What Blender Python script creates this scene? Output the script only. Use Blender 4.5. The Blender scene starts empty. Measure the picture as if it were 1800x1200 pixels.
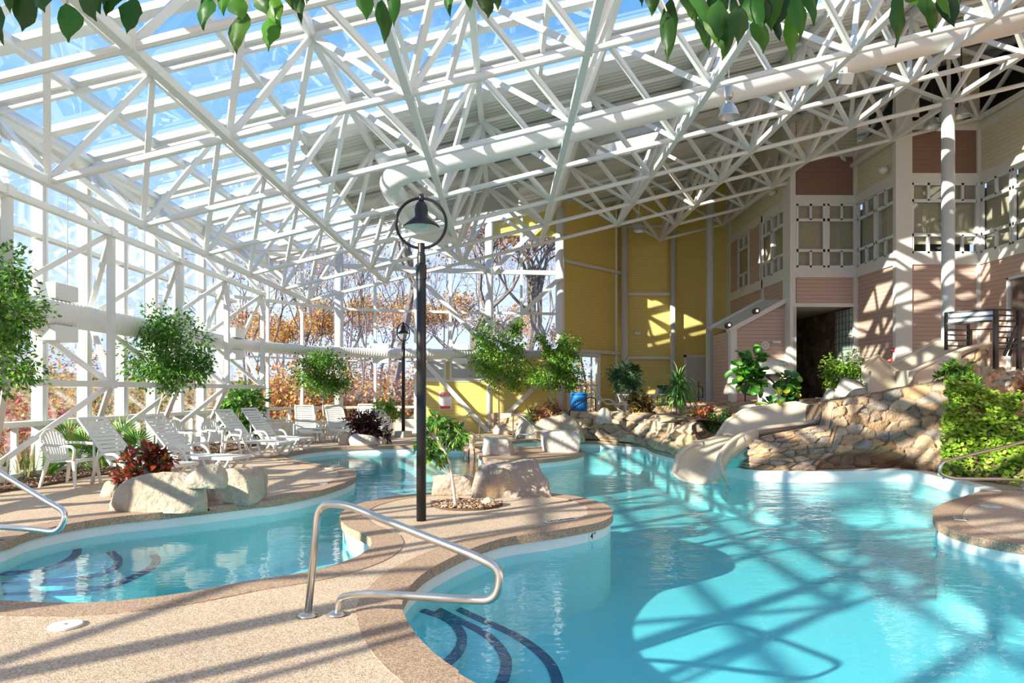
import bpy, bmesh, math, random
import numpy as np
from mathutils import Vector, Matrix, noise
from mathutils.geometry import tessellate_polygon
pi = math.pi
random.seed(7)
rng = np.random.default_rng(11)
SC = bpy.context.scene
COL = SC.collection

# ---------------------------------------------------------------- camera, sky, sun, exposure
F, HZ, YAW, EYE = 1225.0, 688.0, 0.0108, 1.5
cd = bpy.data.cameras.new('camera'); cam = bpy.data.objects.new('camera', cd); COL.objects.link(cam)
cam.location = (0, 0, EYE); cam.rotation_euler = (pi/2, 0, -YAW)
cd.sensor_width = 36; cd.lens = 36*F/1800; cd.shift_y = (HZ-600)/1800; cd.clip_end = 400; cd.clip_start = .05
SC.camera = cam
SC.view_settings.view_transform = 'Standard'; SC.view_settings.look = 'None'
SC.view_settings.gamma = 1; SC.view_settings.use_curve_mapping = False
SC.view_settings.exposure = 0.86
try:
    SC.cycles.transparent_max_bounces = 24; SC.cycles.max_bounces = 8; SC.cycles.diffuse_bounces = 5
    SC.cycles.use_denoising = True; SC.cycles.sample_clamp_indirect = 6; SC.cycles.caustics_reflective = False
except Exception: pass

wd = bpy.data.worlds.new('sky'); SC.world = wd; wd.use_nodes = True
wn = wd.node_tree; wn.nodes.clear()
wo = wn.nodes.new('ShaderNodeOutputWorld'); bg = wn.nodes.new('ShaderNodeBackground')
tc = wn.nodes.new('ShaderNodeTexCoord'); sx = wn.nodes.new('ShaderNodeSeparateXYZ')
cr = wn.nodes.new('ShaderNodeValToRGB'); nz = wn.nodes.new('ShaderNodeTexNoise')
wn.links.new(tc.outputs['Generated'], sx.inputs[0]); wn.links.new(sx.outputs['Z'], cr.inputs[0])
e = cr.color_ramp.elements
e[0].position = 0.0; e[0].color = (.50, .55, .72, 1); e[1].position = 0.85; e[1].color = (.06, .19, .46, 1)
for p, c in ((.16, (.42, .52, .75, 1)), (.34, (.19, .38, .64, 1)), (.55, (.09, .26, .53, 1))):
    x = e.new(p); x.color = c
nz.inputs['Scale'].default_value = 2.2; nz.inputs['Detail'].default_value = 5
mp = wn.nodes.new('ShaderNodeMapping'); mp.inputs['Scale'].default_value = (1, 1, 3)
wn.links.new(tc.outputs['Generated'], mp.inputs[0]); wn.links.new(mp.outputs[0], nz.inputs[0])
nr = wn.nodes.new('ShaderNodeValToRGB'); nr.color_ramp.elements[0].position = .52; nr.color_ramp.elements[1].position = .78
nr.color_ramp.elements[1].color = (.5, .5, .5, 1)
wn.links.new(nz.outputs[0], nr.inputs[0])
mx = wn.nodes.new('ShaderNodeMix'); mx.data_type = 'RGBA'
wn.links.new(nr.outputs[0], mx.inputs[0]); wn.links.new(cr.outputs[0], mx.inputs[6]); mx.inputs[7].default_value = (.72, .76, .86, 1)
wn.links.new(mx.outputs[2], bg.inputs[0]); bg.inputs[1].default_value = 1.08
wn.links.new(bg.outputs[0], wo.inputs[0])

SUN_AZ, SUN_EL = math.radians(38), math.radians(21)     # light travels towards +X +Y
sd = bpy.data.lights.new('sun', 'SUN'); sd.energy = 7.6; sd.angle = math.radians(.6); sd.color = (1, .89, .72)
so = bpy.data.objects.new('sun', sd); COL.objects.link(so)
dirv = Vector((math.cos(SUN_AZ)*math.cos(SUN_EL), math.sin(SUN_AZ)*math.cos(SUN_EL), -math.sin(SUN_EL)))
so.rotation_euler = dirv.to_track_quat('-Z', 'Y').to_euler(); so.location = (-20, -10, 15)

# ---------------------------------------------------------------- helpers
_c, _s = math.cos(YAW), math.sin(YAW)
def ray(u, v):
    x = (u-900)/F; return Vector((_c*x+_s, -_s*x+_c, (HZ-v)/F))
def G(u, v, z=0.0):                      # point of the horizontal plane z seen at pixel u, v
    d = ray(u, v); t = (z-EYE)/d.z; return Vector((d.x*t, d.y*t, z))
def P(u, v, Y):                          # point at depth Y seen at pixel u, v
    d = ray(u, v); t = Y/d.y; return Vector((d.x*t, Y, EYE+d.z*t))
def PX(u, v, X):                         # point of the plane x = X
    d = ray(u, v); t = X/d.x; return Vector((X, d.y*t, EYE+d.z*t))
def lerp(a, b, t): return a+(b-a)*t

ORIG = {}
def tag(o, label=None, cat=None, group=None, kind=None):
    if label: o['label'] = label
    if cat: o['category'] = cat
    if group: o['group'] = group
    if kind: o['kind'] = kind
    return o
def thing(name, label, cat, loc=(0, 0, 0), rz=0, group=None, kind=None):
    o = bpy.data.objects.new(name, None); COL.objects.link(o); o.empty_display_size = .1
    o.location = loc; o.rotation_euler = (0, 0, rz); ORIG[o.name] = Vector(loc)
    return tag(o, label, cat, group, kind)
def copy_tree(o, parent=None):
    c = o.copy(); COL.objects.link(c); c.parent = parent
    if parent is None: ORIG[c.name] = ORIG.get(o.name, Vector())
    for ch in list(o.children): copy_tree(ch, c)
    return c

class MB:
    def __init__(s): s.v = []; s.f = []; s.col = None
    def add(s, vs, fs):
        n = len(s.v); s.v.extend([tuple(p) for p in vs]); s.f.extend([tuple(i+n for i in f) for f in fs]); return s
    def box(s, c, sz, rz=0, rot=None):
        x, y, z = sz[0]/2, sz[1]/2, sz[2]/2
        M = rot if rot is not None else Matrix.Rotation(rz, 3, 'Z')
        vs = [M @ Vector((a*x, b*y, d*z)) + Vector(c) for a in (-1, 1) for b in (-1, 1) for d in (-1, 1)]
        return s.add(vs, [(0,1,3,2), (4,6,7,5), (0,4,5,1), (2,3,7,6), (0,2,6,4), (1,5,7,3)])
    def b2(s, a, b):
        return s.box(((a[0]+b[0])/2, (a[1]+b[1])/2, (a[2]+b[2])/2), (abs(b[0]-a[0]), abs(b[1]-a[1]), abs(b[2]-a[2])))
    def beam(s, p, q, w, h, up=(0, 0, 1)):       # w across, h along the up side
        p, q = Vector(p), Vector(q); d = (q-p).normalized(); u = Vector(up)
        if abs(d.dot(u)) > .97: u = Vector((0, 1, 0))
        a = d.cross(u).normalized(); b = a.cross(d)
        vs = [r+a*(i*w/2)+b*(j*h/2) for r in (p, q) for i, j in ((-1,-1), (1,-1), (1,1), (-1,1))]
        return s.add(vs, [(3,2,1,0), (4,5,6,7), (0,1,5,4), (1,2,6,5), (2,3,7,6), (3,0,4,7)])
    def path(s, pts, r, n=8, cap=True, closed=False):
        pts = [Vector(p) for p in pts]; m = len(pts); rs = r if isinstance(r, (list, tuple)) else [r]*m
        rings = []; ref = None
        for i, p in enumerate(pts):
            if closed: t = (pts[(i+1) % m]-pts[i-1]).normalized()
            else: t = (pts[min(i+1, m-1)]-pts[max(i-1, 0)]).normalized()
            if ref is None: ref = Vector((0, 0, 1)) if abs(t.z) < .9 else Vector((1, 0, 0))
            a = t.cross(ref)
            if a.length < 1e-4: a = t.cross(Vector((0, 1, .1)))
            a.normalize(); b = a.cross(t).normalized(); ref = b
            rings.append([p+a*(rs[i]*math.cos(2*pi*k/n))+b*(rs[i]*math.sin(2*pi*k/n)) for k in range(n)])
        vs = [x for R in rings for x in R]; fs = []
        for i in range(m if closed else m-1):
            j = (i+1) % m
            fs += [(i*n+k, i*n+(k+1) % n, j*n+(k+1) % n, j*n+k) for k in range(n)]
        if cap and not closed: fs += [tuple(range(n-1, -1, -1)), tuple((m-1)*n+k for k in range(n))]
        return s.add(vs, fs)
    def tube(s, p, q, r, n=8, r2=None): return s.path([p, q], [r, r if r2 is None else r2], n)
    def lathe(s, prof, c=(0, 0, 0), n=24, caps=True):
        c = Vector(c); vs = [c+Vector((r*math.cos(2*pi*k/n), r*math.sin(2*pi*k/n), z)) for r, z in prof for k in range(n)]
        fs = [(i*n+k, i*n+(k+1) % n, (i+1)*n+(k+1) % n, (i+1)*n+k) for i in range(len(prof)-1) for k in range(n)]
        if caps: fs += [tuple(range(n-1, -1, -1)), tuple((len(prof)-1)*n+k for k in range(n))]
        return s.add(vs, fs)
    def prism(s, poly, z0, z1, top=True, bottom=True):
        n = len(poly); vs = [(p[0], p[1], z0) for p in poly]+[(p[0], p[1], z1) for p in poly]
        fs = [(i, (i+1) % n, n+(i+1) % n, n+i) for i in range(n)]
        tri = tessellate_polygon([[Vector((p[0], p[1], 0)) for p in poly]])
        if top: fs += [tuple(n+i for i in t) for t in tri]
        if bottom: fs += [tuple(t) for t in tri]
        return s.add(vs, fs)
    def ext(s, poly, vec):                        # planar 3-D polygon pushed along vec
        n = len(poly); vec = Vector(vec); vs = [Vector(p) for p in poly]+[Vector(p)+vec for p in poly]
        tri = tessellate_polygon([[Vector(p) for p in poly]])
        return s.add(vs, [(i, (i+1) % n, n+(i+1) % n, n+i) for i in range(n)]+[tuple(t) for t in tri]+[tuple(n+i for i in t) for t in tri])
    def grid(s, fn, nu, nv):
        vs = [fn(i/(nu-1), j/(nv-1)) for i in range(nu) for j in range(nv)]
        return s.add(vs, [(i*nv+j, (i+1)*nv+j, (i+1)*nv+j+1, i*nv+j+1) for i in range(nu-1) for j in range(nv-1)])
    def build(s, name, m, parent=None, smooth=False, fix=True, bevel=0):
        me = bpy.data.meshes.new(name); off = ORIG.get(parent.name, Vector()) if parent else Vector()
        vs = [(p[0]-off.x, p[1]-off.y, p[2]-off.z) for p in s.v] if off.length else s.v
        me.from_pydata(vs, [], s.f)
        if fix:
            bm = bmesh.new(); bm.from_mesh(me); bmesh.ops.recalc_face_normals(bm, faces=bm.faces); bm.to_mesh(me); bm.free()
        if smooth: me.shade_smooth()
        if s.col is not None:
            at = me.color_attributes.new('tint', 'FLOAT_COLOR', 'POINT'); at.data.foreach_set('color', np.asarray(s.col, dtype=np.float32).ravel())
        for k in (m if isinstance(m, (list, tuple)) else [m]): me.materials.append(k)
        me.update(); o = bpy.data.objects.new(name, me); COL.objects.link(o)
        if parent: o.parent = parent; ORIG[o.name] = off
        if bevel:
            b = o.modifiers.new('bevel', 'BEVEL'); b.width = bevel; b.segments = 2; b.limit_method = 'ANGLE'
        return o
def struct(name, mb, m, smooth=False, **k):
    o = mb.build(name, m, None, smooth, **k); o['kind'] = 'structure'; return o
def fillet(pts, r, n=6, closed=False):           # rounds the corners of a polyline
    pts = [Vector(p) for p in pts]; out = []
    for i, p in enumerate(pts):
        if not closed and i in (0, len(pts)-1): out.append(p); continue
        a, b = pts[i-1], pts[(i+1) % len(pts)]; da, db = (a-p), (b-p)
        rr = r[i] if isinstance(r, (list, tuple)) else r
        k = min(rr, da.length*.49, db.length*.49)
        s0, s1 = p+da.normalized()*k, p+db.normalized()*k
        for t in range(n+1):
            t /= n; out.append(s0*(1-t)**2+p*2*t*(1-t)+s1*t*t)
    return out
def smooth_line(pts, step=.12, closed=False):    # Catmull-Rom resample
    pts = [Vector(p) for p in pts]; n = len(pts); out = []
    for i in range(n if closed else n-1):
        if closed: a, b, c, d = pts[i-1], pts[i], pts[(i+1) % n], pts[(i+2) % n]
        else: a, b, c, d = pts[max(i-1, 0)], pts[i], pts[i+1], pts[min(i+2, n-1)]
        k = max(2, int((c-b).length/step))
        for t in range(k):
            t /= k
            out.append(.5*((2*b)+(c-a)*t+(2*a-5*b+4*c-d)*t*t+(3*b-a-3*c+d)*t**3))
    if not closed: out.append(pts[-1])
    return out

# ---------------------------------------------------------------- materials
MATS = {}
def mat(name, col, rough=.5, metal=0, spec=.5, noise_=None, bump=None, attr=None, trans=0, coat=0, sheen=0, sub=0):
    if name in MATS: return MATS[name]
    m = bpy.data.materials.new(name); m.use_nodes = True; nt = m.node_tree; b = nt.nodes['Principled BSDF']
    b.inputs['Base Color'].default_value = (*col, 1); b.inputs['Roughness'].default_value = rough
    b.inputs['Metallic'].default_value = metal; b.inputs['Specular IOR Level'].default_value = spec
    if coat: b.inputs['Coat Weight'].default_value = coat
    co = nt.nodes.new('ShaderNodeTexCoord'); src = None
    if attr:
        a = nt.nodes.new('ShaderNodeAttribute'); a.attribute_name = 'tint'; src = a.outputs['Color']
    if noise_:                                   # list of (scale, colour, lo, hi): layers of own colour
        for sc, c2, lo, hi in noise_:
            n = nt.nodes.new('ShaderNodeTexNoise'); n.inputs['Scale'].default_value = sc; n.inputs['Detail'].default_value = 6
            nt.links.new(co.outputs['Object'], n.inputs[0])
            r = nt.nodes.new('ShaderNodeMapRange'); r.inputs[1].default_value = lo; r.inputs[2].default_value = hi
            nt.links.new(n.outputs[0], r.inputs[0])
            x = nt.nodes.new('ShaderNodeMix'); x.data_type = 'RGBA'; nt.links.new(r.outputs[0], x.inputs[0])
            if src is None: x.inputs[6].default_value = (*col, 1)
            else: nt.links.new(src, x.inputs[6])
            x.inputs[7].default_value = (*c2, 1); src = x.outputs[2]
    if src is not None: nt.links.new(src, b.inputs['Base Color'])
    if bump:
        n = nt.nodes.new('ShaderNodeTexNoise'); n.inputs['Scale'].default_value = bump[0]; n.inputs['Detail'].default_value = 5
        nt.links.new(co.outputs['Object'], n.inputs[0]); bp = nt.nodes.new('ShaderNodeBump'); bp.inputs['Strength'].default_value = bump[1]
        bp.inputs['Distance'].default_value = bump[2] if len(bump) > 2 else .02
        nt.links.new(n.outputs[0], bp.inputs['Height']); nt.links.new(bp.outputs[0], b.inputs['Normal'])
    if trans:                                    # leaf-like: part of the light passes through
        t = nt.nodes.new('ShaderNodeBsdfTranslucent'); mxs = nt.nodes.new('ShaderNodeMixShader'); mxs.inputs[0].default_value = trans
        if src is not None: nt.links.new(src, t.inputs[0])
        else: t.inputs[0].default_value = (min(1, col[0]*1.5), min(1, col[1]*1.5), col[2], 1)
        nt.links.new(b.outputs[0], mxs.inputs[1]); nt.links.new(t.outputs[0], mxs.inputs[2])
        nt.links.new(mxs.outputs[0], nt.nodes['Material Output'].inputs[0])
    MATS[name] = m; return m
def stripes(name, col, pitch=.11, axis='Z', depth=.012, lap_shade=None, rough=.55, gw=.1):   # lapped boards / corrugation
    if name in MATS: return MATS[name]
    m = mat(name, col, rough); nt = m.node_tree; b = nt.nodes['Principled BSDF']
    g = nt.nodes.new('ShaderNodeNewGeometry'); sp = nt.nodes.new('ShaderNodeSeparateXYZ'); nt.links.new(g.outputs['Position'], sp.inputs[0])
    d = nt.nodes.new('ShaderNodeMath'); d.operation = 'DIVIDE'; d.inputs[1].default_value = pitch; nt.links.new(sp.outputs[axis], d.inputs[0])
    fr = nt.nodes.new('ShaderNodeMath'); fr.operation = 'FRACT'; nt.links.new(d.outputs[0], fr.inputs[0])
    if axis == 'Z':
        inv = nt.nodes.new('ShaderNodeMath'); inv.operation = 'SUBTRACT'; inv.inputs[0].default_value = 1; nt.links.new(fr.outputs[0], inv.inputs[1]); h = inv
    else:
        h = nt.nodes.new('ShaderNodeMath'); h.operation = 'PINGPONG'; h.inputs[1].default_value = .5; nt.links.new(d.outputs[0], h.inputs[0])
    bp = nt.nodes.new('ShaderNodeBump'); bp.inputs['Strength'].default_value = 1; bp.inputs['Distance'].default_value = depth
    nt.links.new(h.outputs[0], bp.inputs['Height']); nt.links.new(bp.outputs[0], b.inputs['Normal'])
    if lap_shade:                                   # shadow line under each lapped board, put into the colour
        lt = nt.nodes.new('ShaderNodeMath'); lt.operation = 'LESS_THAN'; lt.inputs[1].default_value = gw; nt.links.new(fr.outputs[0], lt.inputs[0])
        x = nt.nodes.new('ShaderNodeMix'); x.data_type = 'RGBA'; nt.links.new(lt.outputs[0], x.inputs[0])
        x.inputs[6].default_value = (*col, 1); x.inputs[7].default_value = (*lap_shade, 1); nt.links.new(x.outputs[2], b.inputs['Base Color'])
    return m
def glass(name, tint, refl_col=(1, 1, 1), ior=1.45, rough=0.0):
    if name in MATS: return MATS[name]
    m = bpy.data.materials.new(name); m.use_nodes = True; nt = m.node_tree; nt.nodes.clear()
    o = nt.nodes.new('ShaderNodeOutputMaterial'); t = nt.nodes.new('ShaderNodeBsdfTransparent'); g = nt.nodes.new('ShaderNodeBsdfGlossy')
    x = nt.nodes.new('ShaderNodeMixShader')
    t.inputs[0].default_value = (*tint, 1); g.inputs[0].default_value = (*refl_col, 1); g.inputs['Roughness'].default_value = rough
    lw = nt.nodes.new('ShaderNodeLayerWeight'); lw.inputs[0].default_value = .5
    pw_ = nt.nodes.new('ShaderNodeMath'); pw_.operation = 'POWER'; pw_.inputs[1].default_value = 5; nt.links.new(lw.outputs['Facing'], pw_.inputs[0])
    r0 = ((ior-1)/(ior+1))**2*2
    ma = nt.nodes.new('ShaderNodeMath'); ma.operation = 'MULTIPLY_ADD'; ma.inputs[1].default_value = 1-r0; ma.inputs[2].default_value = r0; nt.links.new(pw_.outputs[0], ma.inputs[0])
    nt.links.new(ma.outputs[0], x.inputs[0]); nt.links.new(t.outputs[0], x.inputs[1]); nt.links.new(g.outputs[0], x.inputs[2])
    nt.links.new(x.outputs[0], o.inputs[0]); MATS[name] = m; return m

WHITE = mat('white paint', (.77, .77, .75), .42)
TRIM = mat('white trim', (.74, .73, .70), .5)
GLASS = glass('clear glass', (.93, .97, .98))
ROOFGLASS = glass('tinted roof glass', (.84, .93, .97), ior=1.5)
STEEL = mat('brushed steel', (.62, .60, .57), .28, 1)
ALU = mat('bright steel', (.75, .75, .75), .22, 1)
BLACK = mat('black paint', (.012, .012, .014), .35)
YEL = stripes('yellow siding', (.78, .62, .19), .115, lap_shade=(.62, .47, .12), gw=.08)
PINK = stripes('dusty pink siding', (.57, .41, .34), .125, lap_shade=(.34, .22, .175), gw=.1)
BROWN = stripes('brown siding', (.28, .16, .12), .125, lap_shade=(.20, .115, .085))
BEIGE = stripes('beige siding', (.78, .73, .56), .125, lap_shade=(.56, .50, .36))
CORR = stripes('corrugated deck', (.72, .72, .67), .19, 'Y', .05, rough=.5)
# ---------------------------------------------------------------- the pool, the deck
def ground_mat(name, a, b, c, sc):
    m = mat(name, a, .8); nt = m.node_tree; bs = nt.nodes['Principled BSDF']; co = nt.nodes['Texture Coordinate']
    v = nt.nodes.new('ShaderNodeTexVoronoi'); v.inputs['Scale'].default_value = sc; nt.links.new(co.outputs['Object'], v.inputs[0])
    hs = nt.nodes.new('ShaderNodeSeparateColor'); nt.links.new(v.outputs['Color'], hs.inputs[0])
    r = nt.nodes.new('ShaderNodeValToRGB'); nt.links.new(hs.outputs[0], r.inputs[0]); el = r.color_ramp.elements
    el[0].color = (*b, 1); el[1].color = (*c, 1); x = el.new(.5); x.color = (*a, 1)
    n = nt.nodes.new('ShaderNodeTexNoise'); n.inputs['Scale'].default_value = .9; n.inputs['Detail'].default_value = 6; nt.links.new(co.outputs['Object'], n.inputs[0])
    mr = nt.nodes.new('ShaderNodeMapRange'); mr.inputs[1].default_value = .35; mr.inputs[2].default_value = .75; mr.inputs[3].default_value = 1.0; mr.inputs[4].default_value = .80
    nt.links.new(n.outputs[0], mr.inputs[0])
    mu = nt.nodes.new('ShaderNodeVectorMath'); mu.operation = 'SCALE'; nt.links.new(r.outputs[0], mu.inputs[0]); nt.links.new(mr.outputs[0], mu.inputs['Scale'])
    nt.links.new(mu.outputs[0], bs.inputs['Base Color'])
    bp = nt.nodes.new('ShaderNodeBump'); bp.inputs['Strength'].default_value = .5; bp.inputs['Distance'].default_value = .004
    nt.links.new(v.outputs['Distance'], bp.inputs['Height']); nt.links.new(bp.outputs[0], bs.inputs['Normal']); return m
DECK = ground_mat('pebble deck', (.64, .465, .325), (.38, .25, .165), (.84, .65, .49), 120)
COPE = ground_mat('pebble coping', (.46, .30, .20), (.25, .15, .095), (.66, .46, .33), 130)
POOLW = mat('white pool plaster', (.86, .86, .84), .45)
POOLF = mat('pool paint', (.70, .88, .90), .6)
TILE = mat('dark blue step tile', (.0, .09, .22), .5)

def gl(pts): return [G(u, v) for u, v in pts]
sh_left = gl([(0,954),(50,936),(125,920),(200,909),(300,899),(400,888),(450,882),(487,878),(550,865),(600,850),(622,840),(626,832),(617,826),(595,820),(550,814),(512,807),(497,802),(506,797),(540,791),(587,786),(650,784),(732,783),(780,783),(822,784),(845,784),(870,779),(902,775),(950,772),(1022,775),(1062,776),(1100,779),(1130,781),(1147,789),(1175,797),(1200,803)])
sh_right = gl([(1250,815),(1300,823),(1340,828),(1450,829),(1560,827),(1604,828),(1633,834),(1692,850),(1731,862)])
sh_rd = gl([(1731,862),(1692,874),(1657,886),(1643,897),(1642,907),(1652,921),(1683,934),(1722,945),(1800,958)])
sh_front = gl([(827,1200),(803,1181),(764,1153),(729,1118),(708,1083),(704,1060),(714,1037),(741,1009),(780,986),(831,963),(889,945),(967,934),(1044,920),(1070,910),(1076,899),(1064,887),(1025,875),(967,867),(900,863),(820,864),(733,868),(675,875),(628,887),(606,898),(599,909),(609,924),(636,937),(653,946)])
sh_front2 = gl([(656,955),(648,967),(617,984),(558,1002),(500,1013),(433,1023),(333,1042),(233,1055),(150,1061),(67,1060),(0,1057)])
V2 = lambda x, y: Vector((x, y, 0))
SL = smooth_line
A = SL([V2(-5.62,6.5), V2(-5.32,6.82)]+sh_left)
A = A[min(range(len(A)), key=lambda i: (A[i]-V2(-5.32,6.82)).length)+1:]
B = SL(sh_right); C_ = SL(sh_rd+[V2(5.9,6.35), V2(7.5,6.0), V2(9.5,5.9)])
D = SL([V2(9.5,2.05), V2(6,2.05), V2(3,2.15), V2(1.5,2.35), V2(.6,2.8)]+sh_front)
E_ = SL(sh_front2+[V2(-4.4,5.05), V2(-5.2,5.25), V2(-5.7,5.8), V2(-5.78,6.2), V2(-5.62,6.5), V2(-5.32,6.82)])
water_poly = A+B[1:]+C_[1:]+D+E_[:-1]
isl = SL(gl([(839,797),(855,805),(900,809),(950,807),(1000,802),(1026,796),(1024,791),(1010,787),(962,785),(905,785),(862,787)]), closed=True)
X0f, X1f, Y0f, Y1f = -8.6, 17.0, -9.0, 27.2
deck_outer = [V2(X0f, Y0f), V2(X1f, Y0f), V2(X1f, Y1f), V2(X0f, Y1f)]
def fill_between(outer, hole, z):
    allv = outer+hole; tri = tessellate_polygon([outer, hole]); m = MB(); m.add([(p.x, p.y, z) for p in allv], tri); return m
deck = fill_between(deck_outer, water_poly, 0.0)
struct('floor', deck, DECK)
n = len(water_poly)
def offset_line(pts, d, closed):
    out = []; m = len(pts)
    for i, p in enumerate(pts):
        a = pts[i-1] if (closed or i) else p; b = pts[(i+1) % m] if (closed or i < m-1) else p
        t = (b-a); t.z = 0; t.normalize(); out.append(p+Vector((t.y, -t.x, 0))*d)
    return out
def strip(pts, d_in, d_out, z0, z1, closed):       # a band along a line, box section
    a = offset_line(pts, d_in, closed); b = offset_line(pts, d_out, closed); m = len(pts); mb = MB()
    vs = [(p.x, p.y, z) for p, q in zip(a, b) for p, z in ((p, z0), (p, z1), (q, z1), (q, z0))]
    fs = []
    for i in range(m if closed else m-1):
        j = (i+1) % m
        for k in range(4): fs.append((i*4+k, i*4+(k+1) % 4, j*4+(k+1) % 4, j*4+k))
    if not closed: fs += [(0,1,2,3), ((m-1)*4+3, (m-1)*4+2, (m-1)*4+1, (m-1)*4)]
    return mb.add(vs, fs)
def area2(pts): return sum(pts[i-1].x*pts[i].y-pts[i].x*pts[i-1].y for i in range(len(pts)))
SG = 1 if area2(water_poly) > 0 else -1            # side of the line where the deck lies
cop = MB()
def addm(a, b): a.add(b.v, b.f)
addm(cop, strip(C_+D+E_+A, -.012*SG, .30*SG, -.085, .006, False))
struct('trim_1', cop, COPE)
struct('trim_2', strip(B, -.03*SG, .22*SG, -.20, .012, False), POOLW)          # white kerb below the stone slide base
SI = 1 if area2(isl) > 0 else -1
im = MB(); im.prism(isl, -.085, 0.006); struct('floor_island', im, COPE)
pw = strip(water_poly, .02*SG, .05*SG, -1.25, -.05, True); addm(pw, strip(isl, -.06*SI, -.03*SI, -1.25, -.05, True))
struct('wall_pool', pw, POOLW, smooth=False)
WZ = -.20
pf = MB(); pf.b2((-7, 1.2, -1.25), (10.2, 23, -.98)); struct('floor_pool', pf, POOLF)
# water: clear surface that mirrors, absorbing body
wm = bpy.data.materials.new('pool water'); wm.use_nodes = True; nt = wm.node_tree; nt.nodes.clear()
o_ = nt.nodes.new('ShaderNodeOutputMaterial'); t_ = nt.nodes.new('ShaderNodeBsdfTransparent'); g_ = nt.nodes.new('ShaderNodeBsdfGlossy'); g_.inputs['Roughness'].default_value = .02
lw_ = nt.nodes.new('ShaderNodeLayerWeight'); lw_.inputs[0].default_value = .5; pq_ = nt.nodes.new('ShaderNodeMath'); pq_.operation = 'POWER'; pq_.inputs[1].default_value = 5; nt.links.new(lw_.outputs['Facing'], pq_.inputs[0]); fz = nt.nodes.new('ShaderNodeMath'); fz.operation = 'MULTIPLY_ADD'; fz.inputs[1].default_value = .98; fz.inputs[2].default_value = .02; nt.links.new(pq_.outputs[0], fz.inputs[0]); ms = nt.nodes.new('ShaderNodeMixShader')
ge = nt.nodes.new('ShaderNodeNewGeometry'); n1 = nt.nodes.new('ShaderNodeTexNoise'); n1.inputs['Scale'].default_value = 1.0; n1.inputs['Detail'].default_value = 3
mp_ = nt.nodes.new('ShaderNodeMapping'); mp_.inputs['Scale'].default_value = (1.5, 2.6, 1); nt.links.new(ge.outputs['Position'], mp_.inputs[0]); nt.links.new(mp_.outputs[0], n1.inputs[0])
n2 = nt.nodes.new('ShaderNodeTexNoise'); n2.inputs['Scale'].default_value = 6; n2.inputs['Detail'].default_value = 2; nt.links.new(mp_.outputs[0], n2.inputs[0])
# ripples are rougher towards the slide splash pool
sp_ = nt.nodes.new('ShaderNodeVectorMath'); sp_.operation = 'DISTANCE'; nt.links.new(ge.outputs['Position'], sp_.inputs[0]); sp_.inputs[1].default_value = (3.6, 12.0, WZ)
mr_ = nt.nodes.new('ShaderNodeMapRange'); mr_.inputs[1].default_value = 1; mr_.inputs[2].default_value = 7; mr_.inputs[3].default_value = 1; mr_.inputs[4].default_value = .12
nt.links.new(sp_.outputs['Value'], mr_.inputs[0])
ad = nt.nodes.new('ShaderNodeMath'); ad.operation = 'MULTIPLY_ADD'; nt.links.new(n2.outputs[0], ad.inputs[0]); ad.inputs[1].default_value = .22; nt.links.new(n1.outputs[0], ad.inputs[2])
bp_ = nt.nodes.new('ShaderNodeBump'); bp_.inputs['Distance'].default_value = .05; nt.links.new(mr_.outputs[0], bp_.inputs['Strength']); nt.links.new(ad.outputs[0], bp_.inputs['Height'])
nt.links.new(bp_.outputs[0], g_.inputs['Normal']); nt.links.new(bp_.outputs[0], lw_.inputs['Normal'])
t_.inputs[0].default_value = (.44, .90, .96, 1)
nt.links.new(fz.outputs[0], ms.inputs[0]); nt.links.new(t_.outputs[0], ms.inputs[1]); nt.links.new(g_.outputs[0], ms.inputs[2]); nt.links.new(ms.outputs[0], o_.inputs[0])
wb = MB(); wb.b2((-6.6, 1.4, -1.2), (10.0, 22.6, WZ)); wo_ = wb.build('pool_water', wm); tag(wo_, 'clear turquoise water filling the whole curving pool', 'water', kind='stuff')

# ---------------------------------------------------------------- roof grid
XA, YA, ZA, AH, RISE, BY = -6.398, 9.83, 4.439, 2.5235, .626, 2.573
SLP = RISE/AH; ct = 1/math.hypot(1, SLP); st = SLP*ct; DEP = 1.84
def Bn(i, j): return Vector((XA+i*AH, YA+(j-1)*BY, ZA+i*RISE))
def Tn(i, j): return Bn(i+.5, j+.5)+Vector((-st*DEP, 0, ct*DEP))
def roofz(X, lift=.16): return ZA+(X-XA)*SLP+DEP/ct+lift
def row_ok(i, j):
    if j <= 4: return 0 <= i <= 9
    if j == 5: return 0 <= i <= 8
    if j == 6: return 0 <= i <= 7
    return 5 <= i <= 6
bnodes = {(i, j) for i in range(0, 10) for j in range(-4, 9) if row_ok(i, j)}
tnodes = {(i, j) for i in range(-1, 10) for j in range(-4, 9) if any((a, b) in bnodes for a in (i, i+1) for b in (j, j+1))}
truss = thing('space_frame', 'white tubular space frame holding up the sloping glass roof', 'roof truss', (0, 0, 0))
def runs(nodes, horiz):
    lines = {}
    for i, j in nodes: lines.setdefault(j if horiz else i, []).append(i if horiz else j)
    for k, L in sorted(lines.items()):
        L.sort(); s = 0
        for a in range(1, len(L)+1):
            if a == len(L) or L[a] != L[a-1]+1:
                if a-s > 1: yield k, L[s], L[a-1]
                s = a
def chord(name, p, q, r, joints):
    m = MB(); m.tube(p, q, r, 10)
    for x in joints: m.box(x, (.15, .15, .12))
    m.build(name, WHITE, truss, fix=True)
for j, a, b in runs(bnodes, True): chord('bottom_chord', Bn(a, j), Bn(b, j), .056, [Bn(i, j) for i in range(a, b+1)])
for i, a, b in runs(bnodes, False):
    m = MB(); m.beam(Bn(i, a), Bn(i, b), .11, .11); m.build('depth_chord', WHITE, truss)
for j, a, b in runs(tnodes, True): chord('top_chord', Tn(a, j), Tn(b, j), .05, [])
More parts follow.
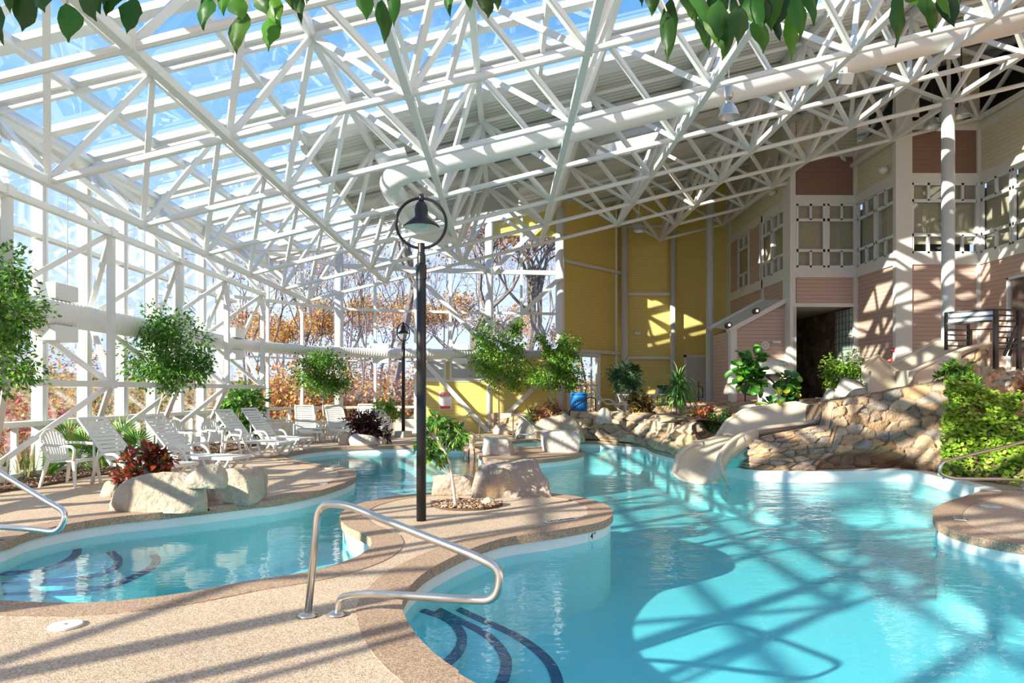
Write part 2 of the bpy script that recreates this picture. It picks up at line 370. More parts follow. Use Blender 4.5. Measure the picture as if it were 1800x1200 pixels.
for i, a, b in runs(tnodes, False):
    m = MB(); m.beam(Tn(i, a), Tn(i, b), .12, .16); m.build('rafter', WHITE, truss)
webs = []
for (i, j) in tnodes:
    for a in (i, i+1):
        for b in (j, j+1):
            if (a, b) in bnodes: webs.append((Tn(i, j), Bn(a, b)))
webs.sort(key=lambda w: (w[0]-Vector((0, 9, 6))).length if w[0].y > 7.5 else 99)
rest = MB()
for k, (p, q) in enumerate(webs):
    d = (q-p).normalized(); p2, q2 = p+d*.06, q-d*.06
    if k < 100:
        m = MB(); m.beam(p2, q2, .09, .09); m.build('web_strut', WHITE, truss)
    else: rest.beam(p2, q2, .09, .09)
o = rest.build('web_strut', WHITE, truss); o['kind'] = 'stuff'

# glazed roof: purlins, rafters, panes
def on_roof(X, Y, lift=.0): return Vector((X, Y, roofz(X)+lift))
GX0, GX1, GXc, GYc, GYb = -8.14, 10.6, -4.45, 15.25, 22.3
yb_back = 24.4
pur = thing('glass_roof_frame', 'white purlins and glazing bars of the sloping glass roof', 'roof frame')
upn = Vector((-st, 0, ct))
k = -14
while True:
    Y = YA+k*BY/2
    if Y > 24.5: break
    if Y > -6:
        x1 = GX1+.3 if Y < GYc else (GXc if Y < GYb else 1.7)
        m = MB(); m.beam(on_roof(GX0, Y, -.02), on_roof(x1, Y, -.02), .24, .10, upn); m.build('purlin', WHITE, pur)
        m = MB(); m.beam(on_roof(GX0, Y, .06), on_roof(x1, Y, .06), .10, .05, upn); m.build('glazing_cap', WHITE, pur)
    k += 1
k = 0
while True:
    X = -8.10+k*AH/2
    if X > GX1: break
    y1 = yb_back if X < GXc else GYc
    m = MB(); m.beam(on_roof(X, -6, -.05), on_roof(X, y1, -.05), .09, .17, upn); m.build('glazing_bar', WHITE, pur); k += 1
m = MB(); m.beam(on_roof(-4.4, GYc, -.03), on_roof(GX1, GYc, -.03), .34, .16, upn); m.build('gutter_bar', WHITE, pur)
def roof_sheet(polys, lift, th, mtl, name):
    m = MB()
    for pl in polys: m.ext([on_roof(x, y, lift) for x, y in pl], (0, 0, th))
    return struct(name, m, mtl)
gm = MB()
for pl in ([(GX0, -6), (GX1, -6), (GX1, GYc), (GX0, GYc)], [(GX0, GYc), (GXc, GYc), (GXc, 26.1), (GX0, 26.1)], [(GXc, GYb), (1.6, GYb), (1.6, 26.1), (GXc, 26.1)]):
    gm.add([on_roof(x, y, .035) for x, y in pl], [(0, 1, 2, 3)])
struct('window_roof', gm, ROOFGLASS)
# corrugated part with the octagonal skylight hole
SKX, SKY, SKR = 3.75, 20.3, 1.15
octo = [(SKX+SKR*math.cos(pi/8+k*pi/4), SKY+SKR*math.sin(pi/8+k*pi/4)) for k in range(8)]
outer = [(GXc, GYc), (16.5, GYc), (16.5, 30), (0.4, 30), (.4, GYb), (GXc, GYb)]
tri = tessellate_polygon([[Vector((x, y, 0)) for x, y in outer], [Vector((x, y, 0)) for x, y in octo]])
cm = MB(); cm.add([on_roof(x, y, .0) for x, y in outer+octo], tri); cm.add([on_roof(x, y, .12) for x, y in outer+octo], tri)
no = len(outer)
for k in range(8):
    a, b = octo[k], octo[(k+1) % 8]; cm.add([on_roof(*a, 0), on_roof(*b, 0), on_roof(*b, .5), on_roof(*a, .5)], [(0,1,2,3)])
for k in range(no):
    a, b = outer[k], outer[(k+1) % no]; cm.add([on_roof(*a, 0), on_roof(*b, 0), on_roof(*b, .12), on_roof(*a, .12)], [(0,1,2,3)])
cm.ext([on_roof(GX1, -9, 0), on_roof(16.5, -9, 0), on_roof(16.5, GYc, 0), on_roof(GX1, GYc, 0)], (0, 0, .12))
struct('ceiling', cm, CORR)
bm_ = MB()
for X in [-4.4]+[XA-st*DEP+AH*(.5+q) for q in range(1, 9)]:
    bm_.beam(on_roof(X, GYc, -.12), on_roof(X, 22.3 if X < .4 else 30, -.12), .12, .2, upn)
for Y in (17.55, 19.9, 22.3, 24.7, 27.2):
    xs = -4.4 if Y < 22.4 else .5
    bm_.beam(on_roof(xs, Y, -.12), on_roof(16, Y, -.12), .2, .16, upn)
struct('trim_3', bm_, mat('grey beam paint', (.62, .61, .56), .5))
sk = thing('skylight', 'octagonal skylight with raised rim in the corrugated ceiling', 'skylight', on_roof(SKX, SKY))
def ringoct(r0, r1, z0, z1):
    m = MB()
    for k in range(8):
        a0, a1 = pi/8+k*pi/4, pi/8+(k+1)*pi/4; vs = []
        for a in (a0, a1):
            for r, z in ((r0, z0), (r1, z0), (r1, z1), (r0, z1)): vs.append(on_roof(SKX+r*math.cos(a), SKY+r*math.sin(a), z))
        m.add(vs, [(0,1,5,4), (1,2,6,5), (2,3,7,6), (3,0,4,7)])
    return m
ringoct(SKR-.02, SKR+.22, -.22, 0).build('rim', TRIM, sk)
m = MB(); m.add([on_roof(x, y, .5) for x, y in octo], [tuple(range(8))]); m.build('pane', GLASS, sk)

# ---------------------------------------------------------------- left glass wall
LX = -8.35; LZT = roofz(LX)-.02; LY1 = 21.6
wl = thing('window_1', 'tall white mullioned glass wall along the left side', 'glass wall', (LX, 12, 0), kind='structure')
y = 12.6-1.333*14
mull = []
while y < LY1+.3: mull.append(y); y += 1.333 if y > 2.4 else 1.333*2  # unseen mullions behind the camera set wider to thin their shadow bars
for y in mull:
    m = MB(); m.box((LX, y, LZT/2), (.20, .13, LZT)); m.box((LX+.12, y, LZT/2), (.05, .05, LZT)); m.build('mullion', WHITE, wl)
for z, h, w in ((.94, .09, .34), (4.27, .07, .14), (.06, .12, .3), (LZT-.05, .2, .5)):
    m = MB(); m.box((LX+.02, (mull[0]+LY1)/2, z), (w, LY1-mull[0], h)); m.build('rail', WHITE, wl)
m = MB(); m.box((LX-.02, (mull[0]+LY1)/2, LZT/2), (.02, LY1-mull[0], LZT)); m.build('glass_pane', GLASS, wl)
m = MB(); m.box((LX+.01, (mull[0]+LY1)/2, .45), (.10, .001, .9))
for y in mull: m.box((LX+.03, y+.66, .45), (.10, .06, .9))
m.build('low_post', WHITE, wl)
# eave soffit between wall and glazing
m = MB(); m.beam((LX+.12, -6, roofz(LX+.12)-.12), (LX+.12, 22.2, roofz(LX+.12)-.12), .5, .1, upn); struct('trim_4', m, WHITE)

# inner wall truss
WX, OX, WZ0, WZ1, OZ = -6.96, -8.12, 1.63, 4.30, 2.97
wt = thing('side_truss', 'white tubular wall truss standing inside the left glass wall', 'wall truss', (WX, 12, 0))
jr = range(-3, 6)  # unseen bays near the camera included for the shadow bands they cast
def wy(j): return YA+(j-1)*BY
m = MB(); m.beam((WX, wy(-3), WZ0), (WX, wy(5), WZ0), .10, .10); m.build('lower_chord', WHITE, wt)
m = MB(); m.beam((WX, wy(-3), WZ1), (WX, wy(5), WZ1), .10, .10); m.build('upper_chord', WHITE, wt)
for j in jr:
    m = MB(); m.beam((WX, wy(j), WZ0), (WX, wy(j), WZ1+.1), .105, .105); m.box((WX, wy(j), WZ1), (.17, .17, .14)); m.box((WX, wy(j), WZ0), (.15, .15, .15)); m.build('post', WHITE, wt)
    for k in (j-.5, j+.5):
        for z, zo in ((WZ1, OZ), (WZ0, OZ), (WZ0, .28)):
            m = MB(); m.beam((WX, wy(j), z), (OX, wy(k), zo), .085, .085); m.build('brace', WHITE, wt)
    m = MB(); m.box((OX, wy(j-.5), .15), (.3, .3, .3)); m.build('footing', WHITE, wt)
    for k in (j-1, j):
        if (-1, k) in tnodes:
            m = MB(); m.beam((WX, wy(j), WZ1), Tn(-1, k), .08, .08); m.build('knee_strut', WHITE, wt)

# ---------------------------------------------------------------- back wall (glass) and columns
BW = [Vector((LX, 21.5, 0)), Vector((-5.85, 24.7, 0)), Vector((-3.16, 25.5, 0)), Vector((-.57, 25.9, 0)), Vector((2.10, 26.2, 0))]
col_label = ['thick white round column at the left end of the back glass wall', 'thick white round column directly behind the big black lamp pole', 'thick white round column to the right of the red and white sign', 'thick white round column where glass meets yellow siding']
for k, p in enumerate(BW[1:]):
    zt = roofz(p.x)-.15
    o = thing('column', col_label[k], 'column', (p.x, p.y, 0), group='white round columns'); r = .15 if k < 3 else .18
    m = MB(); m.lathe([(r, .0), (r, zt)], p, 20); m.build('shaft', WHITE, o, smooth=False).data.shade_smooth()
    m = MB(); m.box(p+Vector((0, 0, .02)), (.5, .5, .04)); m.build('base_plate', WHITE, o)
gw = thing('window_2', 'back glass wall with white beams and cross braces', 'glass wall', BW[2], kind='structure')
for k in range(4):
    a, b = BW[k], BW[k+1]; d = (b-a).normalized(); L = (b-a).length; nn = Vector((d.y, -d.x, 0))
    z0 = 0 if k < 2 else (2.75 if k == 2 else 3.0)
    for z, h in ((5.95, .16), (4.42, .09), (.94, .09), (.25, .5), (2.6, .05)):
        if z < z0: continue
        if z > 5 and k == 0: h = .1
        m = MB(); m.beam(a+Vector((0, 0, z)), b+Vector((0, 0, z)), .14, h); m.build('beam', WHITE, gw)
    for t in ((.45,) if k else (.3, .62)):
        p = a.lerp(b, t); m = MB(); m.beam(p+Vector((0, 0, z0)), p+Vector((0, 0, roofz(p.x)-.1)), .09, .12); m.build('mullion', WHITE, gw)
    if z0 == 0:
        for t in (.25, .5, .75): p = a.lerp(b, t); m = MB(); m.beam(p, p+Vector((0, 0, .9)), .08, .1); m.build('low_post', WHITE, gw)
    m = MB(); zz = [roofz(a.x)+.02, roofz(b.x)+.02]
    m.add([a+Vector((0, 0, z0))-nn*.05, b+Vector((0, 0, z0))-nn*.05, b+Vector((0, 0, zz[1]))-nn*.05, a+Vector((0, 0, zz[0]))-nn*.05], [(0,1,2,3)]); m.build('glass_pane', GLASS, gw)
    m = MB(); m.beam(a+Vector((0, 0, zz[0]-.1)), b+Vector((0, 0, zz[1]-.1)), .3, .2); m.build('head_beam', WHITE, gw)
def brace(p, q):
    m = MB(); m.beam(p, q, .16, .16); m.build('brace', WHITE, gw)
bo = Vector((0, -.12, 0))
brace(P(738, 488, 25.3), P(858, 612, 25.7)); brace(P(742, 632, 25.3), P(858, 758, 25.7))
brace(P(984, 488, 26.0), P(866, 600, 25.7)); brace(P(980, 640, 26.0), P(866, 752, 25.7))
brace(P(952, 392, 26.0), P(868, 474, 25.8)); brace(P(720, 418, 25.3), P(856, 474, 25.7))
brace(P(600, 425, 24.6), P(730, 480, 25.3))
# lower yellow wall with strip windows
ym = MB(); ym.beam(BW[2]+Vector((.15, 0, 1.30)), BW[3]+Vector((0, 0, 1.30)), .2, 2.6); struct('wall_back', ym, YEL)
ym = MB(); ym.beam(BW[3]+Vector((0, 0, 1.50)), BW[4]+Vector((0, 0, 1.50)), .2, 3.0); struct('wall_back_low', ym, YEL)
a, b = BW[3]+Vector((.1, .1, 0)), BW[4]+Vector((-.1, .1, 0))
ym = MB(); ym.ext([a+Vector((0, 0, 7.35)), b+Vector((0, 0, 7.35)), b+Vector((0, 0, roofz(b.x)+.1)), a+Vector((0, 0, roofz(a.x)+.1))], (0, .12, 0)); struct('wall_back_top', ym, YEL)
bl = thing('window_3', 'strip window with grey blinds above the sign wall', 'window', BW[2], kind='structure')
a, b = BW[2], BW[3]
m = MB(); m.beam(a.lerp(b, .06)+Vector((0, 0, 2.66)), a.lerp(b, .97)+Vector((0, 0, 2.66)), .12, .12)
m.beam(a.lerp(b, .06)+Vector((0, -.08, 1.9)), a.lerp(b, .97)+Vector((0, -.08, 1.9)), .1, .08); m.build('frame', WHITE, bl)
for t0, t1 in ((.08, .38), (.46, .94)):
    m = MB(); m.beam(a.lerp(b, t0)+Vector((0, -.13, 2.3)), a.lerp(b, t1)+Vector((0, -.13, 2.3)), .02, .62); m.build('blind', mat('grey blind', (.55, .56, .60), .6), bl)
    m = MB()
    for z in (1.97, 2.63): m.beam(a.lerp(b, t0)+Vector((0, -.15, z)), a.lerp(b, t1)+Vector((0, -.15, z)), .06, .07)
    for t in (t0, t1): m.beam(a.lerp(b, t)+Vector((0, -.15, 1.94)), a.lerp(b, t)+Vector((0, -.15, 2.66)), .07, .06)
    m.build('sash', WHITE, bl)

# ---------------------------------------------------------------- yellow walls
TZ = .86                                          # terrace level
yA, yB = BW[4], Vector((4.80, 29.0, 0)); yC = Vector((9.30, 29.0, 0))
def wallpoly(a, b, z0, z1a, z1b, th, m_, name):
    d = (b-a).normalized(); nn = Vector((-d.y, d.x, 0)); mb = MB()
    mb.ext([a+Vector((0, 0, z0)), b+Vector((0, 0, z0)), b+Vector((0, 0, z1b)), a+Vector((0, 0, z1a))], nn*th); return struct(name, mb, m_)
sl0, sl1 = .22, .62                                # glazed door gap in the slanted wall
d_ = (yB-yA)
q0, q1 = yA+d_*.13, yA+d_*.62
wallpoly(yA, q0, 0, roofz(yA.x)+.1, roofz(q0.x)+.1, .15, YEL, 'wall_yellow_slanted')
wallpoly(q0, q1, 3.05, roofz(q0.x)+.1, roofz(q1.x)+.1, .15, YEL, 'wall_yellow_slanted')
wallpoly(q1, yB, 0, roofz(q1.x)+.1, roofz(yB.x)+.1, .15, YEL, 'wall_yellow_slanted')
wallpoly(yB, yC, 0, roofz(yB.x)+.1, roofz(yC.x)+.1, .15, YEL, 'wall_yellow_back')
dw = thing('door_1', 'tall white framed glazed door in the slanted yellow wall', 'door', q0, kind='structure')
m = MB(); zq = 2.95
for p in (q0, q1): m.beam(p+Vector((0, 0, TZ)), p+Vector((0, 0, zq)), .14, .14)
m.beam(q0+Vector((0, 0, zq)), q1+Vector((0, 0, zq)), .16, .18); m.beam(q0+Vector((0, 0, 1.75)), q1+Vector((0, 0, 1.75)), .06, .06)
pm = q0.lerp(q1, .75); m.beam(pm+Vector((0, 0, TZ)), pm+Vector((0, 0, zq)), .07, .06); pm = q0.lerp(q1, .4); m.beam(pm+Vector((0, 0, TZ)), pm+Vector((0, 0, 1.75)), .08, .06)
m.build('frame', WHITE, dw)
m = MB(); m.add([q0+Vector((0, 0, TZ)), q1+Vector((0, 0, TZ)), q1+Vector((0, 0, zq)), q0+Vector((0, 0, zq))], [(0,1,2,3)]); m.build('glass_pane', GLASS, dw)
tr = MB(); fo = Vector((.02, -.1, 0))
for z in (6.42, 3.08): tr.beam(yA+fo+Vector((0, 0, z)), yB+fo+Vector((0, 0, z)), .12, .12)
for z in (8.35, 5.55, 2.90): tr.beam(yB+fo+Vector((0, 0, z)), Vector((7.02, 28.9, z)), .12, .12)
tr.beam(yB+Vector((-.18, -.2, 0)), yB+Vector((-.18, -.2, 9)), .08, .1)
struct('trim_5', tr, TRIM)
for u, lab, r, Yc, z0 in ((1098, 'slim white round column beside the plastic chairs at the corner of the yellow walls', .15, 28.7, 0), (1183, 'slim white round column behind the yucca on the yellow wall', .12, 28.75, 0), (1248, 'white round column in front of the yellow wall beside the grey door', .15, 26.6, 0), (1666.5, 'tall white round column in front of the upstairs windows on the right', .15, 17.5, 0)):
    p = P(u, 600, Yc); p.z = z0; zt = roofz(p.x)-.1 if u < 1600 else Bn(7, 4).z+.02
    o = thing('column', lab, 'column', p, group='white round columns'); m = MB(); m.lathe([(r*1.25, 0), (r*1.25, .02), (r, .02), (r, zt)], p, 20); m.build('shaft', WHITE, o).data.shade_smooth()
    m = MB(); m.box(p+Vector((0, 0, zt)), (.34, .34, .05)); m.build('cap', WHITE, o)
# ---------------------------------------------------------------- the clapboard building on the right
FX1, FX2, FX3 = 9.30, 11.44, 13.87
FY1, FY2, FY3 = 22.5, 20.2, 16.2
BLIND = mat('beige blind', (.50, .45, .34), .7); DARKR = mat('dark room', (.03, .028, .025), .9)  # DARKR: near-black colour standing in for unlit space behind openings
WGLASS = glass('window glass', (.90, .92, .90), ior=1.52)
def vwall(name, a, b, z0, z1, m_, z1b=None, th=.16):
    a, b = Vector((*a, 0)), Vector((*b, 0)); return wallpoly(a, b, z0, z1, z1 if z1b is None else z1b, th, m_, name)
segs = [('side', (FX1, 29), (FX1, FY1)), ('front', (FX1, FY1), (FX2, FY1)), ('side', (FX2, FY1), (FX2, FY2)), ('front', (FX2, FY2), (FX3, FY2)), ('side', (FX3, FY2), (FX3, FY3)), ('front', (FX3, FY3), (17, FY3))]
tb = MB()
def tbox(a, b, z0, z1, t=.05, off=.03):          # trim board standing a little proud of the wall a-b
    a, b = Vector((*a, 0)), Vector((*b, 0)); d = (b-a).normalized(); nn = Vector((d.y, -d.x, 0))
    tb.ext([a+nn*off+Vector((0, 0, z0)), b+nn*off+Vector((0, 0, z0)), b+nn*off+Vector((0, 0, z1)), a+nn*off+Vector((0, 0, z1))], -nn*(t+off))
for k, (kind, a, b) in enumerate(segs):
    za, zb = roofz(a[0])+.05, roofz(b[0])+.05
    if k == 1:                                     # entrance opening in the first front face
        vwall('wall_front', a, b, 4.32, 5.30, PINK)
    else: vwall('wall_'+kind, a, b, 0, 5.30, PINK)
    vwall('wall_'+kind, a, b, 7.70, 9.2, BROWN if kind == 'front' else BEIGE)
    if k in (0, 1): vwall('wall_'+kind, a, b, 9.2, za, BEIGE, zb)
    else: vwall('wall_'+kind, a, b, 9.2, min(za, 9.5), BEIGE)
    if k in (2, 3, 4): vwall('wall_dark', (a[0]+.8, a[1]+.8), (b[0]+.8, b[1]+.8), 8.8, 12, DARKR)  # dark sheet in place of the shade inside the clerestory openings
    tbox(a, b, 5.20, 5.52, .08, .05); tbox(a, b, 7.58, 7.86, .08, .05); tbox(a, b, 9.12, 9.26)
def corner(x, y, w0, w1, z0=0, z1=None):
    z1 = roofz(x)-.02 if z1 is None else z1
    if w0: tb.b2((x-.06, y-.06, z0), (x+w0, y+.02, z1))
    if w1: tb.b2((x-.059, y+(.021 if w0 else -.06), z0), (x+.02, y+w1, z1))
corner(FX1, FY1, .12, .55); corner(FX2, FY2, .42, .10); corner(FX3, FY3, .4, .25); corner(FX1, 28.6, 0, .4)
tb.b2((FX2-.13, FY1-.06, 0), (FX2+.0, FY1+.02, 5.2)); tb.b2((FX2-.13, FY1-.04, 5.2), (FX2, FY1+.02, 9.2))
tb.b2((FX3-.10, FY2-.06, 0), (FX3, FY2+.02, 9.2)); tb.b2((FX1-.05, 24.9, 3.4), (FX1, 25.02, 7.8))
tb.b2((FX1, FY1-.08, 4.24), (FX2, FY1+.04, 4.36)); tb.b2((FX1+.04, FY1-.06, 1.0), (FX1+.14, FY1+.1, 4.3))
struct('trim_6', tb, TRIM)
for x, y0_, y1_ in ((13.0, 20.3, 20.9),): pass
# beige dividers and the dark clerestory openings above
vwall('wall_clerestory', (FX2, FY2), (12.1, FY2), 9.4, 11.2, BEIGE); vwall('wall_clerestory', (FX3-.5, FY2), (FX3, FY2), 9.4, 11.6, BEIGE)
# windows
WN = [3]
def win_unit(p, d, w, z0, z1, cols_small=2, cols_big=1, lab=True, bot=.55, top=.52, blind=1.0):
    WN[0] += 1
    p = Vector((*p, 0)); d = Vector((*d, 0)); nn = Vector((d.y, -d.x, 0))
    t = thing('window_%d' % WN[0], None, None, p, kind='structure'); fr = MB(); o = nn*.03
    def hb(z, h, a=0, b=w): fr.ext([p+d*a+o+Vector((0,0,z-h/2)), p+d*b+o+Vector((0,0,z-h/2)), p+d*b+o+Vector((0,0,z+h/2)), p+d*a+o+Vector((0,0,z+h/2))], -nn*.07)
    def vb(a, ww, za, zb): fr.ext([p+d*(a-ww/2)+o+Vector((0,0,za)), p+d*(a+ww/2)+o+Vector((0,0,za)), p+d*(a+ww/2)+o+Vector((0,0,zb)), p+d*(a-ww/2)+o+Vector((0,0,zb))], -nn*.07)
    zb_, zt_ = z0+bot, z1-top
    for z, h in ((z0+.03, .07), (z1-.03, .07)): hb(z, h)
    for z in (zb_, zt_): hb(z, .09) if (bot and z == zb_) or (top and z == zt_) else None
    for a in (.03, w-.03): vb(a, .07, z0, z1)
    for k in range(1, cols_small):
        if bot: vb(w*k/cols_small, .07, z0, zb_)
        if top: vb(w*k/cols_small, .07, zt_, z1)
    for k in range(1, cols_big): vb(w*k/cols_big, .09, zb_, zt_)
    fr.build('frame', mat('window frame', (.76, .78, .80), .45), t)
    m = MB(); q = nn*-.03; m.add([p+q+Vector((0,0,z0)), p+d*w+q+Vector((0,0,z0)), p+d*w+q+Vector((0,0,z1)), p+q+Vector((0,0,z1))], [(0,1,2,3)]); m.build('pane', WGLASS, t)
    m = MB(); q = nn*-.14; zz = z1-(z1-z0)*blind; m.add([p+q+Vector((0,0,zz)), p+d*w+q+Vector((0,0,zz)), p+d*w+q+Vector((0,0,z1)), p+q+Vector((0,0,z1))], [(0,1,2,3)]); m.build('blind', BLIND, t)
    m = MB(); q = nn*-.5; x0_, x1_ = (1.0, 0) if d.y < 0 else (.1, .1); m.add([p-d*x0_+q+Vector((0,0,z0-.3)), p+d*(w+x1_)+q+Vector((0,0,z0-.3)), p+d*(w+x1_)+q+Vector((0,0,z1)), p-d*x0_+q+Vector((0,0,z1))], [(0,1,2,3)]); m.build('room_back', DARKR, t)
# infill siding between windows at window level
vwall('wall_side', (FX1, 29), (FX1, 27.65), 5.3, 7.75, PINK); vwall('wall_side', (FX1, 26.35), (FX1, 25.3), 5.3, 7.75, PINK); vwall('wall_side', (FX1, 22.95), (FX1, 22.5), 5.3, 7.75, TRIM)
wz0, wz1 = 5.52, 7.58
win_unit((FX1, 27.65), (0, -1), 1.25, wz0, wz1); win_unit((FX1, 25.25), (0, -1), 1.12, wz0, wz1); win_unit((FX1, 24.1), (0, -1), 1.1, wz0, wz1)
win_unit((FX1+.16, FY1), (1, 0), .93, wz0, wz1, blind=.95); win_unit((FX1+1.17, FY1), (1, 0), .93, wz0, wz1, blind=.95)
win_unit((FX2, FY1-.08), (0, -1), 1.06, wz0, wz1); win_unit((FX2, FY1-1.2), (0, -1), 1.04, wz0, wz1)
win_unit((FX2+.42, FY2), (1, 0), 1.0, wz0, wz1, blind=.85); win_unit((FX2+1.46, FY2), (1, 0), .92, wz0, wz1, blind=.85)
for q in range(3): win_unit((FX3, FY2-.1-q*1.25), (0, -1), 1.2, wz0, wz1)
win_unit((FX3-.16, FY2-1.35), (0, -1), .9, 2.0, 4.6, 1, 1, bot=.9, top=0, blind=.1)
m = MB(); m.b2((FX3-.03, FY2-2.25, 2.0), (FX3-.01, FY2-1.35, 4.6)); struct('trim_10', m, mat('dark pane', (.09, .05, .04), .2))  # dark sheet behind the glass, with the window's dark reddish reflection in its colour
vwall('wall_front', (FX2, FY2), (FX2+.42, FY2), 5.3, 7.75, TRIM)
for a_, b_ in (((FX1, FY1-.02), (FX1+.18, FY1-.02)), ((FX1+1.06, FY1-.02), (FX1+1.20, FY1-.02)), ((FX1+2.07, FY1-.02), (FX2, FY1-.02)), ((FX2+1.39, FY2-.02), (FX2+1.50, FY2-.02)), ((FX2+2.35, FY2-.02), (FX3, FY2-.02)), ((FX1-.01, 24.2), (FX1-.01, 24.05)), ((FX2-.01, 21.4), (FX2-.01, 21.26)), ((FX2-.01, 20.3), (FX2-.01, 20.2)), ((FX1-.01, 26.5), (FX1-.01, 26.35))): vwall('trim_9', a_, b_, 5.4, 7.7, TRIM)
m = MB(); m.b2((FX1+.05, FY1+.1, .9), (FX2+1.2, 29.2, 1.02)); struct('floor_entry', m, mat('entry floor', (.30, .22, .15), .6))
m = MB(); m.b2((FX1+.05, FY1+.06, 4.28), (FX2+1.2, 29.2, 4.36)); struct('ceiling_entry', m, mat('entry ceiling', (.62, .58, .50), .7))
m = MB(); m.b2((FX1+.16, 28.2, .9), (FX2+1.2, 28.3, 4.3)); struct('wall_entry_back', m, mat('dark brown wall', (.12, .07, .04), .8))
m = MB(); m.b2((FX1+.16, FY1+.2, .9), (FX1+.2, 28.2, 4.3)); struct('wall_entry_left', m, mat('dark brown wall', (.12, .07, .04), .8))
gb = thing('glass_block_panel', 'upright panel of green glass blocks just inside the stone entrance', 'glass block', (11.38, 23.4, 2.4))
m = MB()
for zz in range(14):
    for q in range(5): m.box((11.36, 22.78+q*.225, 1.2+zz*.225), (.08, .205, .205))
m.build('block', mat('glass block', (.42, .52, .44), .12, coat=1), gb, bevel=.015)
m = MB(); m.b2((11.38, 22.66, 1.05), (11.42, 23.8, 4.24)); m.build('mortar', mat('block mortar', (.55, .56, .50), .8), gb)

# stair wing with its sloped parapet
wg = MB(); pf_ = [(7.50, .5), (FX1, .5), (FX1, 4.50), (7.50, 3.50)]
wg.ext([(x, 22.9, z) for x, z in pf_], (0, 2.1, 0)); struct('wall_wing', wg, PINK)
wc = MB()
for y0_, zo in ((22.82, 0), (24.9, .28)):
    wc.beam((7.38, y0_+.1, 3.50+zo), (FX1+.02, y0_+.1, 4.53+zo), .34, .14, (0, 0, 1))
wc.add([(7.42, 23.0, 3.55), (FX1, 23.0, 4.55), (FX1, 24.9, 4.80), (7.42, 24.9, 3.80)], [(0,1,2,3)])
wc.b2((7.44, 22.82, .5), (7.64, 22.95, 3.6)); wc.b2((7.44, 22.951, .5), (7.499, 23.1, 3.6))
struct('trim_7', wc, TRIM)
for u, v, lab in ((1282, 571, 'small black and chrome spotlight at the low end of the white sloping parapet'), (1331, 546, 'small black and chrome spotlight higher up the white sloping parapet')):
    p = P(u, v, 22.7); t = thing('spotlight', lab, 'spotlight', p, group='spotlights on the sloping parapet')
    m = MB(); m.path([p, p+Vector((0, .22, 0))], .10, 16); h_ = m.build('housing', BLACK, t); m = MB(); m.path([p+Vector((0, -.012, 0)), p], .05, 14); m.build('lens', ALU, h_)
# small things on the walls
def disc_on(p, r, d, axis=(0, -1, 0)):
    m = MB(); p = Vector(p); a = Vector(axis); m.path([p, p+a*d], r, 24); return m
p = P(1344, 607, 22.88); t = thing('wall_speaker', 'round white speaker on the pink stair wing', 'speaker', p)
disc_on(p, .135, .05).build('rim', WHITE, t); h_ = disc_on(p+Vector((0, -.05, 0)), .10, .012).build('grille', mat('pale grille', (.55, .55, .52), .6), t); disc_on(p+Vector((0, -.06, 0)), .03, .012).build('centre_cap', WHITE, h_)
p = P(1362, 601, 22.85); t = thing('wall_lamp', 'white cylindrical wall lamp beside the round speaker', 'lamp', p)
m = MB(); m.path([p+Vector((-.1, -.08, 0)), p+Vector((.16, -.08, 0))], .04, 12); m.build('tube', WHITE, t); m = MB(); m.box(p+Vector((0, -.03, 0)), (.07, .06, .08)); m.build('bracket', WHITE, t)
RED = mat('alarm red', (.75, .05, .03), .4)
p = PX(1572, 615, FX2-.02); t = thing('fire_alarm', 'upper red fire alarm box on the pink siding', 'fire alarm', p); m = MB(); m.box(p+Vector((-.03, 0, 0)), (.06, .2, .12)); m.build('housing', RED, t); m = MB(); m.box(p+Vector((-.07, 0, 0)), (.02, .1, .05)); m.build('strobe', WHITE, t)
p = PX(1566, 633, FX2-.02); t = thing('fire_alarm', 'lower red pull station on the pink siding above the slide', 'fire alarm', p); m = MB(); m.box(p+Vector((-.03, 0, 0)), (.06, .24, .10)); m.build('housing', RED, t); m = MB(); m.box(p+Vector((-.07, 0, 0)), (.02, .14, .03)); m.build('handle', WHITE, t)
for u, v, X, lab in ((1560, 299, FX2-.03, 'white dome wall light on the beige siding beside the nearer brown panel'), (1363, 338, FX1-.03, 'white dome wall light on the beige siding left of the lower brown panel')):
    p = PX(u, v, X); t = thing('wall_light', lab, 'lamp', p, group='dome lights on the beige siding')
    m = MB(); m.lathe([(.02, .09), (.13, .06), (.14, -.02), (.10, -.09), (.02, -.12)], p+Vector((-.12, 0, 0)), 16); m.build('dome', WHITE, t, True); m = MB(); m.box(p+Vector((-.03, 0, 0)), (.06, .1, .1)); m.build('base', WHITE, t)
t = thing('emergency_light', 'small white emergency light on the yellow back wall', 'lamp', P(1120, 586, 28.93)); p = P(1120, 586, 28.93)
m = MB(); m.box(p+Vector((0, -.05, 0)), (.26, .1, .12)); m.build('housing', WHITE, t, bevel=.01)
m = MB()
for s in (-1, 1): m.path([p+Vector((s*.08, -.1, .09)), p+Vector((s*.08, -.17, .07))], .045, 12)
m.build('lamp_head', WHITE, t)
